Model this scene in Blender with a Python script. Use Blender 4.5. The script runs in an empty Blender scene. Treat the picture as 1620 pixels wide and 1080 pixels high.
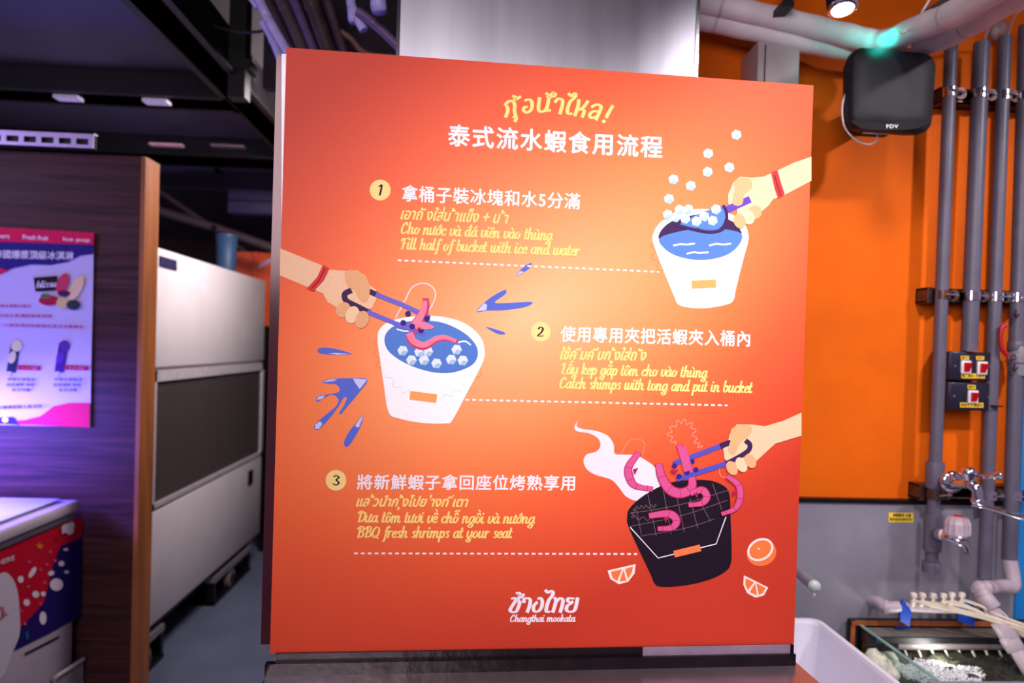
import bpy, bmesh, math, random, unicodedata
from mathutils import Vector, Matrix
from mathutils.geometry import tessellate_polygon
random.seed(7)
C = bpy.context.scene.collection
sc = bpy.context.scene
# ------------------------------------------------------------------ camera
F, CX, CY, CAMZ = 1100.0, 810.0, 567.0, 1.5
yaw, pitch, roll = math.atan(62/1100), math.radians(-0.9), math.atan(.030)
fwd0 = Vector((math.sin(yaw), math.cos(yaw), 0)); right0 = Vector((math.cos(yaw), -math.sin(yaw), 0))
fwd = fwd0*math.cos(pitch) + Vector((0, 0, 1))*math.sin(pitch)
up0 = right0.cross(fwd)
R_ = right0*math.cos(roll) + up0*math.sin(roll)
U_ = up0*math.cos(roll) - right0*math.sin(roll)
O_ = Vector((0, 0, CAMZ))
def ray(px, py): return fwd + R_*((px-CX)/F) - U_*((py-CY)/F)
def at(px, py, Y): r = ray(px, py); return O_ + r*(Y/r.y)
def atX(px, py, X): r = ray(px, py); return O_ + r*(X/r.x)
def atZ(px, py, Z): r = ray(px, py); return O_ + r*((Z-CAMZ)/r.z)
def toplane(px, py, p, n): r = ray(px, py); return O_ + r*((p-O_).dot(n)/r.dot(n))
cam = bpy.data.cameras.new('camera'); co = bpy.data.objects.new('camera', cam); C.objects.link(co)
m = Matrix((R_, U_, -fwd)).transposed().to_4x4(); m.translation = O_; co.matrix_world = m
cam.sensor_width = 36; cam.lens = 36*F/1620; cam.shift_y = (CY-540)/1620
cam.clip_start = .02
cam.dof.use_dof = True; cam.dof.focus_distance = 1.17; cam.dof.aperture_fstop = 2.9; cam.dof.aperture_blades = 7
sc.camera = co
# ------------------------------------------------------------------ world, lights, exposure
w = bpy.data.worlds.new('world'); sc.world = w; w.use_nodes = True
w.node_tree.nodes['Background'].inputs[0].default_value = (.55, .42, .62, 1)
w.node_tree.nodes['Background'].inputs[1].default_value = .36
sc.view_settings.view_transform = 'Standard'; sc.view_settings.look = 'None'
sc.view_settings.exposure = 0; sc.view_settings.gamma = 1; sc.view_settings.use_curve_mapping = False
def lamp(kind, loc, tgt, power, col, size=.1, blend=.6, angle=60, sy=None):
    l = bpy.data.lights.new('lamp_light', kind); l.energy = power; l.color = col
    if kind == 'AREA':
        l.size = size
        if sy: l.shape = 'RECTANGLE'; l.size_y = sy
    elif kind == 'SPOT': l.shadow_soft_size = size; l.spot_size = math.radians(angle); l.spot_blend = blend
    else: l.shadow_soft_size = size
    o = bpy.data.objects.new('lamp_light', l); C.objects.link(o); o.location = loc
    if tgt is not None: o.rotation_euler = (Vector(tgt)-Vector(loc)).to_track_quat('-Z', 'Y').to_euler()
    return o
lamp('SPOT', (.30, -.55, 2.25), (.23, 1.2, 1.63), 86, (1, .95, .93), .12, 1.0, 38)            # track spot on the board
lamp('AREA', (-.5, -.9, 2.3), (-.10, 1.6, 1.3), 37, (1, .91, .93), 1.0)                        # general room light
lamp('SPOT', (1.9, .5, 2.65), (1.15, 1.95, 1.15), 84, (1, .92, .95), .05, .8, 75)             # downlight off frame right
lamp('SPOT', (.9, .35, 2.6), (.9, 1.9, .9), 80, (1, .92, .95), .06, .8, 75)                   # downlight over the tank
lamp('AREA', (-2.05, 2.45, 1.22), (-1.95, 2.60, .85), 62, (.15, .12, 1), .7, sy=.12)               # violet neon by the freezer
lamp('AREA', (-2.6, 1.6, 2.2), (-1.7, 2.6, 1.4), 8, (.62, .50, 1), .5)
lamp('AREA', (-.55, 3.3, 2.5), (-1.5, 3.8, 1.0), 33, (1, .90, .90), .5)
lamp('AREA', (-1.05, 3.25, 2.84), (-1.1, 4.0, 3.1), 7, (.95, .9, 1), .3)                        # added fill without a fixture, brightens the grey bulkhead
lamp('AREA', (-1.9, 3.6, 1.9), (-1.7, 3.9, 2.75), 5, (.50, .42, .95), .8)                       # violet bounce on the ceiling
lamp('POINT', (-.15, 1.75, 2.15), None, .9, (.55, .40, 1), .05)                               # violet lamp behind the board
# ------------------------------------------------------------------ materials
def lin(c): return tuple(((v/255)/12.92 if v <= 10 else (((v/255)+.055)/1.055)**2.4) for v in c)
MATS = {}
def mat(name, rgb, rough=.5, metal=0, var=.12, scale=30, bump=0, coat=0, emis=0, trans=0, alpha=1, stretch=None, ior=1.45, spec=.5, raw=False):
    if name in MATS: return MATS[name]
    m = bpy.data.materials.new(name); m.use_nodes = True; nt = m.node_tree; b = nt.nodes['Principled BSDF']
    c = rgb if raw else lin(rgb)
    tc = nt.nodes.new('ShaderNodeTexCoord'); mp = nt.nodes.new('ShaderNodeMapping')
    if stretch: mp.inputs['Scale'].default_value = stretch
    nt.links.new(tc.outputs['Object'], mp.inputs[0])
    n = nt.nodes.new('ShaderNodeTexNoise'); n.inputs['Scale'].default_value = scale; n.inputs['Detail'].default_value = 4
    nt.links.new(mp.outputs[0], n.inputs['Vector'])
    r = nt.nodes.new('ShaderNodeMapRange'); r.inputs[1].default_value = .3; r.inputs[2].default_value = .7
    r.inputs[3].default_value = 1-var; r.inputs[4].default_value = 1+var; nt.links.new(n.outputs[0], r.inputs[0])
    mx = nt.nodes.new('ShaderNodeVectorMath'); mx.operation = 'SCALE'; mx.inputs[0].default_value = c
    nt.links.new(r.outputs[0], mx.inputs['Scale']); nt.links.new(mx.outputs[0], b.inputs['Base Color'])
    b.inputs['Roughness'].default_value = rough; b.inputs['Metallic'].default_value = metal
    b.inputs['Coat Weight'].default_value = coat; b.inputs['IOR'].default_value = ior
    b.inputs['Specular IOR Level'].default_value = spec
    b.inputs['Transmission Weight'].default_value = trans; b.inputs['Alpha'].default_value = alpha
    if emis: b.inputs['Emission Color'].default_value = (*c, 1); b.inputs['Emission Strength'].default_value = emis
    if bump:
        bp = nt.nodes.new('ShaderNodeBump'); bp.inputs['Strength'].default_value = bump; bp.inputs['Distance'].default_value = .004
        nt.links.new(n.outputs[0], bp.inputs['Height']); nt.links.new(bp.outputs[0], b.inputs['Normal'])
    MATS[name] = m; return m
def ink(name, rgb): return mat('ink_'+name, rgb, .55, var=.03, scale=200, spec=.15)
def wood_mat():
    m = bpy.data.materials.new('dark_wood_laminate'); m.use_nodes = True; nt = m.node_tree; b = nt.nodes['Principled BSDF']
    tc = nt.nodes.new('ShaderNodeTexCoord'); mp = nt.nodes.new('ShaderNodeMapping'); mp.inputs['Scale'].default_value = (1.2, 1, 26)
    n = nt.nodes.new('ShaderNodeTexNoise'); n.inputs['Scale'].default_value = 1.6; n.inputs['Detail'].default_value = 6; n.inputs['Distortion'].default_value = .9
    nt.links.new(tc.outputs['Object'], mp.inputs[0]); nt.links.new(mp.outputs[0], n.inputs['Vector'])
    r = nt.nodes.new('ShaderNodeValToRGB'); r.color_ramp.elements[0].position = .32; r.color_ramp.elements[0].color = (.022, .006, .006, 1)
    r.color_ramp.elements[1].position = .70; r.color_ramp.elements[1].color = (.085, .026, .028, 1)
    nt.links.new(n.outputs[0], r.inputs[0]); nt.links.new(r.outputs[0], b.inputs['Base Color'])
    b.inputs['Roughness'].default_value = .5; b.inputs['Specular IOR Level'].default_value = .25
    return m
def print_mat():   # the board's printed orange-to-red gradient; centre also carries painted hot-spot light
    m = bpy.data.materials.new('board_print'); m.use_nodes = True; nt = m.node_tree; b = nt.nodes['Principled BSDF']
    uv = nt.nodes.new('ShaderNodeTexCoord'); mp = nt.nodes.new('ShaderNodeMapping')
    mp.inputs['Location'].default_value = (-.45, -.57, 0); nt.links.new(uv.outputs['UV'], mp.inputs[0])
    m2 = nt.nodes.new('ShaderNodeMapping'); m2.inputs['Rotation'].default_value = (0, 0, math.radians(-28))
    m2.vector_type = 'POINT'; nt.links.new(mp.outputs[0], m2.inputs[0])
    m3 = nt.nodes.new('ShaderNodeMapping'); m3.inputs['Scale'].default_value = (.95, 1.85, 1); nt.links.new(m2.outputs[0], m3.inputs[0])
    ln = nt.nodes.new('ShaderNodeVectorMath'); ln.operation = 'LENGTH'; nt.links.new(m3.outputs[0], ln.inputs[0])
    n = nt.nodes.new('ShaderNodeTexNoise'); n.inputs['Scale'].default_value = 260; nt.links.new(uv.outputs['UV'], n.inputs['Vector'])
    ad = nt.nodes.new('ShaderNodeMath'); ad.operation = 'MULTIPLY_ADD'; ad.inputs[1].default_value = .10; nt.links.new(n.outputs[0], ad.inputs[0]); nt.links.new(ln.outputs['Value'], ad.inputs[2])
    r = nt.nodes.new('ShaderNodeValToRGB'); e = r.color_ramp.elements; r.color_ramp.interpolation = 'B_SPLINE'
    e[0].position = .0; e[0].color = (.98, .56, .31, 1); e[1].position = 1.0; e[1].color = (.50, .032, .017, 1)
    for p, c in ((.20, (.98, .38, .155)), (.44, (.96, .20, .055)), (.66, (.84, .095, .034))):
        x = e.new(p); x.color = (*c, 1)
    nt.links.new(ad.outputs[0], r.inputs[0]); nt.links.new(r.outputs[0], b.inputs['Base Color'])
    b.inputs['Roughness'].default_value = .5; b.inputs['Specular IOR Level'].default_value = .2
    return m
M_STEEL = mat('brushed_steel', (158, 156, 166), .34, .9, .12, 22, .05, stretch=(1, 1, .08))
M_STEELW = mat('splash_steel', (150, 146, 160), .42, .35, .14, 6, .03)
M_CHROME = mat('chrome', (225, 220, 228), .10, 1, .04, 10)
M_PVC = mat('grey_pvc', (92, 87, 104), .42, 0, .10, 20)
M_BLACK = mat('black_plastic', (22, 21, 26), .5, 0, .15, 60)
M_DARK = mat('dark_metal', (30, 25, 28), .4, .6, .25, 40, .1)
M_BROWNMETAL = mat('stained_galvanised_strut', (95, 72, 66), .4, .7, .3, 40, .1)
M_WHITE = mat('white_enamel', (215, 205, 208), .4, 0, .04, 5)
M_WRAP = mat('white_pipe_wrap', (226, 208, 214), .6, 0, .06, 14, .15)
M_ORANGE = mat('orange_wall_paint', (224, 98, 8), .65, 0, .07, 7, .12, spec=.15)
M_NAVY = mat('ceiling_navy_panel', (68, 62, 80), .55, 0, .2, 3)
M_BEAM = mat('black_painted_steel', (20, 15, 18), .5, .2, .2, 20)
M_WOOD = wood_mat()
# ------------------------------------------------------------------ mesh builder
class MB:
    def __init__(s): s.v = []; s.f = []; s.mi = []; s.mats = []; s.sm = []
    def mid(s, m):
        if m not in s.mats: s.mats.append(m)
        return s.mats.index(m)
    def add(s, vs, fs, m, smooth=False):
        b = len(s.v); k = s.mid(m); s.v += [Vector(v) for v in vs]
        for f in fs: s.f.append([b+i for i in f]); s.mi.append(k); s.sm.append(smooth)
        return s
    def box(s, a, b, m):
        x0, x1 = sorted((a[0], b[0])); y0, y1 = sorted((a[1], b[1])); z0, z1 = sorted((a[2], b[2]))
        vs = [(x, y, z) for z in (z0, z1) for y in (y0, y1) for x in (x0, x1)]
        return s.add(vs, [(0, 2, 3, 1), (4, 5, 7, 6), (0, 1, 5, 4), (2, 6, 7, 3), (0, 4, 6, 2), (1, 3, 7, 5)], m)
    def bevbox(s, a, b, m, r=.004, seg=2):
        bm = bmesh.new(); bmesh.ops.create_cube(bm, size=1)
        c = (Vector(a)+Vector(b))/2; d = Vector([abs(b[i]-a[i]) for i in range(3)])
        for v in bm.verts: v.co = Vector((v.co.x*d.x, v.co.y*d.y, v.co.z*d.z))+c
        bmesh.ops.bevel(bm, geom=list(bm.edges), offset=min(r, min(d)*.49), segments=seg, affect='EDGES', profile=.5)
        s.bm(bm, m, True); return s
    def bm(s, bm, m, smooth=False):
        bm.verts.index_update(); s.add([v.co for v in bm.verts], [[v.index for v in f.verts] for f in bm.faces], m, smooth); bm.free()
    def quadbox(s, p, q, m):      # two matching loops joined into a solid
        n = len(p); fs = [list(range(n))[::-1], [n+i for i in range(n)]]
        fs += [(i, (i+1) % n, n+(i+1) % n, n+i) for i in range(n)]
        return s.add(list(p)+list(q), fs, m)
    def tube(s, pts, r, m, n=12, cap=True):
        pts = [Vector(p) for p in pts]; rs = r if isinstance(r, (list, tuple)) else [r]*len(pts)
        vs = []; up = None
        for i, p in enumerate(pts):
            d = (pts[min(i+1, len(pts)-1)]-pts[max(i-1, 0)]).normalized()
            if up is None: up = Vector((0, 0, 1)) if abs(d.z) < .9 else Vector((1, 0, 0))
            a = (up-d*up.dot(d)).normalized(); b = d.cross(a); up = a
            vs += [p+(a*math.cos(t)+b*math.sin(t))*rs[i] for t in [2*math.pi*k/n for k in range(n)]]
        fs = [(i*n+k, i*n+(k+1) % n, (i+1)*n+(k+1) % n, (i+1)*n+k) for i in range(len(pts)-1) for k in range(n)]
        s.add(vs, fs, m, True)
        if cap: s.add(vs[:n], [list(range(n))[::-1]], m); s.add(vs[-n:], [list(range(n))], m)
        return s
    def lathe(s, o, ax, prof, m, n=20):   # prof: (distance along axis, radius)
        ax = Vector(ax).normalized(); return s.tube([Vector(o)+ax*t for t, r in prof], [max(r, 1e-5) for t, r in prof], m, n, True) if len(set(t for t, r in prof)) == len(prof) else s._lathe(o, ax, prof, m, n)
    def _lathe(s, o, ax, prof, m, n):
        a = ax.orthogonal().normalized(); b = ax.cross(a); vs = []
        for t, r in prof: vs += [Vector(o)+ax*t+(a*math.cos(2*math.pi*k/n)+b*math.sin(2*math.pi*k/n))*max(r, 1e-5) for k in range(n)]
        fs = [(i*n+k, i*n+(k+1) % n, (i+1)*n+(k+1) % n, (i+1)*n+k) for i in range(len(prof)-1) for k in range(n)]
        return s.add(vs, fs, m, True)
    def build(s, name, parent=None, origin=None):
        me = bpy.data.meshes.new(name); o0 = Vector(origin) if origin is not None else (Vector((0, 0, 0)) if not s.v else sum(s.v, Vector())/len(s.v))
        if parent is not None: o0 = parent.matrix_world.translation.copy() if parent.type == 'EMPTY' else parent['_o'] and Vector(parent['_o'])
        me.from_pydata([v-o0 for v in s.v], [], s.f)
        for mm in s.mats: me.materials.append(mm)
        me.polygons.foreach_set('material_index', s.mi); me.polygons.foreach_set('use_smooth', s.sm)
        me.update()
        o = bpy.data.objects.new(name, me); C.objects.link(o)
        if parent is None: o.location = o0
        else: o.parent = parent
        o['_o'] = list(o0)
        return o
def solidname(): pass
def fin(b, name, parent=None):
    o = b.build(name, parent)
    bm = bmesh.new(); bm.from_mesh(o.data); bmesh.ops.recalc_face_normals(bm, faces=bm.faces); bm.to_mesh(o.data); bm.free()
    return o
def thing(name, label, cat, loc, group=None):
    o = bpy.data.objects.new(name, None); C.objects.link(o); o.location = loc; o.empty_display_size = .05
    o.matrix_world = Matrix.Translation(Vector(loc)); return tag(o, label, cat, group)
def tag(o, label, cat, group=None):
    o['label'] = label; o['category'] = cat
    if group: o['group'] = group
    return o
def struct(o): o['kind'] = 'structure'; return o
def catmull(pts, closed=False, k=6):
    n = len(pts); out = []
    P = [Vector(p) for p in pts]
    if n < 3: return P
    rng = range(n) if closed else range(n-1)
    for i in rng:
        if closed: a, b, c, d = P[i-1], P[i], P[(i+1) % n], P[(i+2) % n]
        else: a, b, c, d = P[max(i-1, 0)], P[i], P[i+1], P[min(i+2, n-1)]
        for j in range(k):
            t = j/k; out.append(.5*((2*b)+(c-a)*t+(2*a-5*b+4*c-d)*t*t+(3*b-a-3*c+d)*t*t*t))
    if not closed: out.append(P[-1])
    return out
# ---- flat print: everything is drawn in 2-D and carried onto a surface by a mapper fn(px, py, layer)
class Print:
    def __init__(s, mp, tf=None): s.mb = MB(); s.mp = mp; s.tf = tf or (lambda x, y: (x, y)); s.k = 1
    def T(s, p): x, y = s.tf(p[0], p[1]); return s.mp(x, y, s.k)
    def poly(s, pts, m, smooth=True, up=True):
        if up: s.k += 1
        q = catmull([Vector((*p, 0)) for p in pts], True, 5) if smooth else [Vector((*p, 0)) for p in pts]
        tris = tessellate_polygon([q])
        s.mb.add([s.T(p) for p in q], [list(t) for t in tris], m)
    def ell(s, cx, cy, rx, ry, m, rot=0, up=True, n=28):
        c, d = math.cos(rot), math.sin(rot)
        s.poly([(cx+rx*math.cos(t)*c-ry*math.sin(t)*d, cy+rx*math.cos(t)*d+ry*math.sin(t)*c) for t in [2*math.pi*i/n for i in range(n)]], m, False, up)
    def line(s, pts, wd, m, smooth=True, up=True, thin=1, taper=None, slant=0):
        if up: s.k += 1
        q = catmull([Vector((*p, 0)) for p in pts], False, 6) if smooth and len(pts) > 2 else [Vector((*p, 0)) for p in pts]
        s.k += .12; n = len(q); L = []; Rr = []; ns = []
        for i in range(n):
            d = (q[min(i+1, n-1)]-q[max(i-1, 0)]); d = d.normalized() if d.length > 1e-9 else Vector((1, 0, 0))
            nn = Vector((-d.y, d.x, 0)); wi = wd
            if thin < 1: wi = wd*(thin+(1-thin)*abs(d.dot(Vector((math.sin(slant), math.cos(slant), 0))))**1.5)
            if taper: wi *= taper(i/(n-1))
            if i in (0, n-1): q[i] = q[i]+d*(wi*.3 if i else -wi*.3)
            L.append(q[i]+nn*wi/2); Rr.append(q[i]-nn*wi/2)
        vs = [s.T(p) for p in L]+[s.T(p) for p in Rr]
        s.mb.add(vs, [(i, i+1, n+i+1, n+i) for i in range(n-1)], m)
    def text(s, body, p0, p1, h, m, bold=.012, space=1, shear=0, up=True, lean=.03):
        """the bounding box of the words is fitted between p0 and p1 (bottom corners) with height h"""
        if up: s.k += 1
        c = bpy.data.curves.new('lettering', 'FONT'); c.body = body; c.size = 1; c.space_character = space; c.shear = shear; c.resolution_u = 3
        o = bpy.data.objects.new('lettering', c); C.objects.link(o); bpy.context.view_layer.update()
        me = bpy.data.meshes.new_from_object(o.evaluated_get(bpy.context.evaluated_depsgraph_get()))
        bpy.data.objects.remove(o); bpy.data.curves.remove(c)
        xs = [v.co.x for v in me.vertices]; ys = [v.co.y for v in me.vertices]
        x0, x1, y0, y1 = min(xs), max(xs), min(ys), max(ys)
        for ox, oy in ([(0, 0)] if not bold else [(-bold, 0), (bold, 0), (0, -bold), (0, bold)]):
            s.k += .12; vs = []
            for v in me.vertices:
                u = (v.co.x-x0)/(x1-x0); t = (v.co.y-y0)/(y1-y0)*h
                vs.append(s.T((p0[0]+(p1[0]-p0[0])*u+t*lean+ox*h, p0[1]+(p1[1]-p0[1])*u-t+oy*h)))
            s.mb.add(vs, [list(p.vertices) for p in me.polygons], m)
        bpy.data.meshes.remove(me)
    def script(s, body, p0, p1, xh, m, wt=.30, slant=.20, up=True):
        if up: s.k += 1
        st = []; x = 0; lc = unicodedata.normalize('NFD', body.replace('đ', 'd\u0335').replace('Đ', 'D\u0335')); last = (0, .8)
        for ch in lc:
            if ch == ' ': x += .5; continue
            if unicodedata.combining(ch):
                bx, adv, top = last; cx = bx+adv*.45; t = top+.25
                A = {'\u0300': [(cx-.18, t+.3), (cx+.08, t)], '\u0301': [(cx+.2, t+.3), (cx-.05, t)], '\u0302': [(cx-.22, t), (cx+.02, t+.28), (cx+.24, t)],
                     '\u0306': [(cx-.2, t+.25), (cx, t), (cx+.25, t+.25)], '\u0309': [(cx-.05, t+.4), (cx+.12, t+.3), (cx, t+.1)], '\u0303': [(cx-.25, t), (cx-.08, t+.2), (cx+.1, t), (cx+.28, t+.2)],
                     '\u031b': [(bx+adv*.75, 1.25), (bx+adv*.85, 1.0), (bx+adv*.7, .85)], '\u0323': [(cx-.03, -.45), (cx+.06, -.45)],
                     '\u0335': [(bx+adv*.3, 1.4), (bx+adv*1.0, 1.4)]}.get(ch)
                if A:
                    st.append(A)
                    if ch in '\u0300\u0301\u0302\u0306\u0309\u0303': last = (bx, adv, t+.25)
                continue
            adv, strokes = GL.get(ch, (.6, []))
            for g in strokes: st.append([(a+x, b) for a, b in g])
            last = (x, adv, 1.0 if ch not in 'AĐLCBQF' else 1.6); x += adv
        mx = x; dx = (p1[0]-p0[0])/mx; dy = (p1[1]-p0[1])/mx
        for g in st:
            s.line([(p0[0]+(a+b*slant)*dx, p0[1]+a*dy-b*xh) for a, b in g], wt*xh, m, True, False, .45, slant=-.2)
def G(adv, *ss): return adv, [[tuple(float(c) for c in p.split(',')) for p in q.split()] for q in ss]
BOWL = '.62,.8 .42,1 .16,.75 .1,.28 .28,0 .52,.2 .62,.6'
GL = {'a': G(.85, BOWL, '.64,1 .62,.25 .72,0 .9,.15'), 'b': G(.76, '.12,1.7 .12,.3 .3,0 .58,.25 .6,.75 .42,1 .15,.65'),
 'c': G(.64, '.55,.75 .42,1 .16,.75 .1,.28 .3,0 .62,.2'), 'd': G(.86, BOWL, '.64,1.7 .62,.25 .72,0 .9,.15'),
 'e': G(.64, '.12,.45 .42,.5 .54,.82 .36,1 .12,.7 .1,.25 .3,0 .64,.2'), 'f': G(.55, '.62,1.5 .5,1.72 .32,1.4 .3,0 .2,-.55 .02,-.55', '.08,.95 .55,.95'),
 'g': G(.82, BOWL, '.64,1 .62,-.3 .4,-.68 .1,-.5 .3,-.2 .85,.15'), 'h': G(.86, '.12,1.7 .12,0', '.14,.6 .38,1 .58,.85 .54,.22 .66,0 .86,.15'),
 'i': G(.42, '.12,1 .1,.22 .22,0 .42,.15', '.14,1.4 .16,1.5'), 'k': G(.78, '.12,1.7 .12,0', '.14,.5 .42,1 .58,.8 .2,.48', '.25,.5 .5,.05 .78,.12'),
 'l': G(.42, '.12,1.7 .1,.22 .22,0 .42,.15'), 'm': G(1.25, '.1,1 .1,0', '.12,.6 .36,1 .52,.85 .5,0', '.54,.6 .78,1 .94,.85 .92,.22 1.04,0 1.24,.15'),
 'n': G(.84, '.1,1 .1,0', '.12,.6 .36,1 .56,.85 .52,.22 .64,0 .84,.15'), 'o': G(.76, '.36,1 .14,.75 .1,.28 .32,0 .56,.28 .58,.75 .36,1 .5,.8 .78,.8'),
 'p': G(.76, '.12,1 .1,-.6', '.14,.6 .4,1 .6,.75 .58,.25 .38,0 .14,.3'), 'r': G(.6, '.1,1 .12,0', '.14,.6 .34,1 .56,.9'),
 's': G(.6, '.5,.85 .34,1 .16,.8 .46,.35 .36,.03 .08,.1'), 't': G(.46, '.16,1.5 .12,.22 .24,0 .46,.15', '-.02,1 .42,1'),
 'u': G(.84, '.1,1 .08,.25 .24,0 .5,.3', '.58,1 .54,.22 .66,0 .84,.15'), 'v': G(.68, '.1,1 .1,.25 .28,0 .56,.4 .56,1'),
 'w': G(1.05, '.1,1 .1,.25 .26,0 .48,.4 .5,1', '.5,1 .5,.25 .68,0 .94,.4 .94,1'), 'y': G(.8, '.1,1 .08,.3 .24,0 .5,.3', '.6,1 .58,-.3 .38,-.66 .1,-.5 .3,-.2 .8,.15'),
 'C': G(.95, '.72,1.3 .56,1.68 .24,1.3 .12,.6 .32,0 .85,.3'), 'F': G(.85, '.35,1.5 .3,.2 .15,0', '.0,1.2 .1,1.6 .5,1.55 .95,1.7', '.15,.85 .65,.85'),
 'L': G(.85, '.1,1.3 .3,1.7 .4,1.4 .3,.3 .12,.05 .4,.1 .85,-.1'), 'D': G(1.05, '.35,1.5 .3,.1', '.0,1.3 .2,1.65 .65,1.6 .95,1 .75,.2 .2,.02'),
 'B': G(1.0, '.35,1.5 .3,.1', '.0,1.3 .3,1.68 .7,1.6 .75,1.1 .4,.88', '.4,.88 .85,.75 .8,.15 .2,.02'), 'Q': G(1.1, '.5,1.65 .18,1.2 .14,.4 .45,0 .85,.4 .88,1.3 .5,1.65', '.5,.3 1.0,-.15')}
# ================================================================== STRUCTURE
YW = 1.92
b = MB(); b.box((-6, -2.5, -.05), (4, 9, 0), mat('dark_blue_floor', (92, 98, 122), .55, 0, .12, 4, .05)); struct(fin(b, 'floor'))
b = MB(); b.box((-6, -2.5, 3.6), (4, 9, 3.66), M_NAVY); struct(fin(b, 'ceiling'))
b = MB(); b.box((.02, YW, 0), (3.2, YW+.1, 3.6), M_ORANGE); struct(fin(b, 'wall_back'))
b = MB(); b.box((-6, 8.9, 0), (4, 9, 3.6), mat('far_wall_paint', (60, 40, 44), .7)); struct(fin(b, 'wall_far'))
b = MB(); b.box((.02, YW+.1, 0), (.12, 8.9, 3.6), mat('far_wall_paint', (60, 40, 44))); struct(fin(b, 'wall_right'))
PX = at(218, 640, 2.75).x                         # partition's free edge
ztop = at(120, 243, 2.75).z
b = MB(); b.box((-4.5, 2.75, 0), (PX-.004, 2.84, ztop), M_WOOD); struct(fin(b, 'wall_left'))
b = MB(); b.box((PX-.004, 2.745, 0), (PX+.012, 2.865, ztop), mat('pine_edge_trim', (156, 90, 46), .5, 0, .3, 3, .05, stretch=(6, 6, .8))); struct(fin(b, 'trim_1'))
# steel splash behind the tank
zs = at(1270, 794, YW-.02).z
b = MB(); b.box((.3, YW-.018, .1), (at(1612, 900, YW).x, YW-.001, zs), M_STEELW); o = struct(fin(b, 'wall_splash'))
b = MB(); b.box((.3, YW-.024, zs), (at(1612, 900, YW).x, YW-.001, zs+.012), M_DARK); struct(fin(b, 'trim_2'))
# ceiling beams and panels
def beamY(name, px, py, z, hw, y0, y1, h, label):
    p = atZ(px, py, z); b = MB(); b.box((p.x-hw, y0, z), (p.x+hw, y1, z+h), M_BEAM)
    b.box((p.x-hw-.03, y0, z), (p.x+hw+.03, y1, z+.012), M_BEAM); return tag(fin(b, name), label, 'beam')
def beamX(name, py0, z, x0, x1, wd, h, label, group=None):
    p = atZ(200, py0, z); b = MB(); b.box((x0, p.y, z), (x1, p.y+wd, z+h), M_BEAM)
    b.box((x0, p.y-.03, z), (x1, p.y+wd+.03, z+.012), M_BEAM); return tag(fin(b, name), label, 'beam', group), p.y
beamY('steel_beam', 372, 150, 2.60, .055, 1.6, 7.5, .2, 'black steel beam running away diagonally under the navy ceiling')
xe = atZ(372, 150, 2.6).x
o1, yb1 = beamX('steel_beam', 152, 2.60, -4.5, xe-.06, .14, .2, 'black steel cross beam with two pale clips, nearer of two')
o2, yb2 = beamX('steel_beam', 243, 2.60, -4.5, xe-.06, .22, .2, 'black steel cross beam above the white unit, farther of two')
# navy ceiling panels set between the beams
for i, (y0, y1) in enumerate(((1.6, yb1), (yb1+.14, yb2), (yb2+.22, 5.8), (5.85, 8.8))):
    b = MB(); b.box((-4.5, y0+.01, 2.72), (xe-.06, y1-.01, 2.74), M_NAVY); o = fin(b, 'trim_%d' % (3+i)); struct(o)
pc = mat('pale_clip', (225, 215, 245), .4)
for k, (px, py) in enumerate(((111, 156), (250, 162))):
    p = atZ(px, py, 2.595); b = MB(); b.box((p.x-.055, p.y-.04, 2.585), (p.x+.055, p.y+.02, 2.600), pc); b.box((p.x-.055, p.y+.012, 2.585), (p.x+.055, p.y+.02, 2.63), pc)
    tag(fin(b, 'beam_clip'), ('bright pale clip under the nearer cross beam, left one', 'bright pale clip under the nearer cross beam, right one')[k], 'clip', 'clips under the beams')
for k, (px, py) in enumerate(((265, 230), (362, 232))):
    p = atZ(px, py, 2.595); b = MB(); b.box((p.x-.09, p.y-.03, 2.588), (p.x+.09, p.y+.01, 2.600), mat('pink_clip', ((205, 150, 165), (100, 80, 90))[k], .4) if k == 0 else mat('grey_clip', (100, 80, 90), .4))
    tag(fin(b, 'beam_clip'), ('pinkish clip under the farther cross beam', 'dim grey clip under the farther cross beam')[k], 'clip', 'clips under the beams')
# grey bulkhead behind the truss, vertical hanger
b = MB(); p0, p1 = at(268, -30, 3.9), at(450, 215, 3.9)
b.quadbox([at(230, -60, 4.2), at(480, -60, 3.8), at(480, 230, 3.8), at(400, 150, 4.0)], [at(230, -60, 4.2)+Vector((.02, .03, 0)), at(480, -60, 3.8)+Vector((.02, .03, 0)), at(480, 230, 3.8)+Vector((.02, .03, 0)), at(400, 150, 4.0)+Vector((.02, .03, 0))], mat('grey_bulkhead', (118, 110, 108), .7, 0, .15, 4))
struct(fin(b, 'wall_bulkhead'))
a, c = at(378, 150, 3.0), at(378, -60, 3.0)
b = MB(); b.box((a.x-.035, a.y-.035, a.z-.02), (a.x+.035, a.y+.035, 3.59), M_BEAM); b.box((a.x-.06, a.y-.05, 2.62), (a.x+.06, a.y+.05, 2.66), M_BEAM)
tag(fin(b, 'ceiling_hanger'), 'black upright steel hanger rising from the diagonal beam', 'hanger')
b = MB(); b.tube(catmull([at(p[0], p[1], 2.8) for p in ((250, -15), (300, 22), (350, 45), (400, 51), (448, 41), (470, 30))]), .006, M_BLACK, 8)
tag(fin(b, 'cable'), 'thin black cable sagging in front of the ceiling hanger', 'cable')
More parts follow.
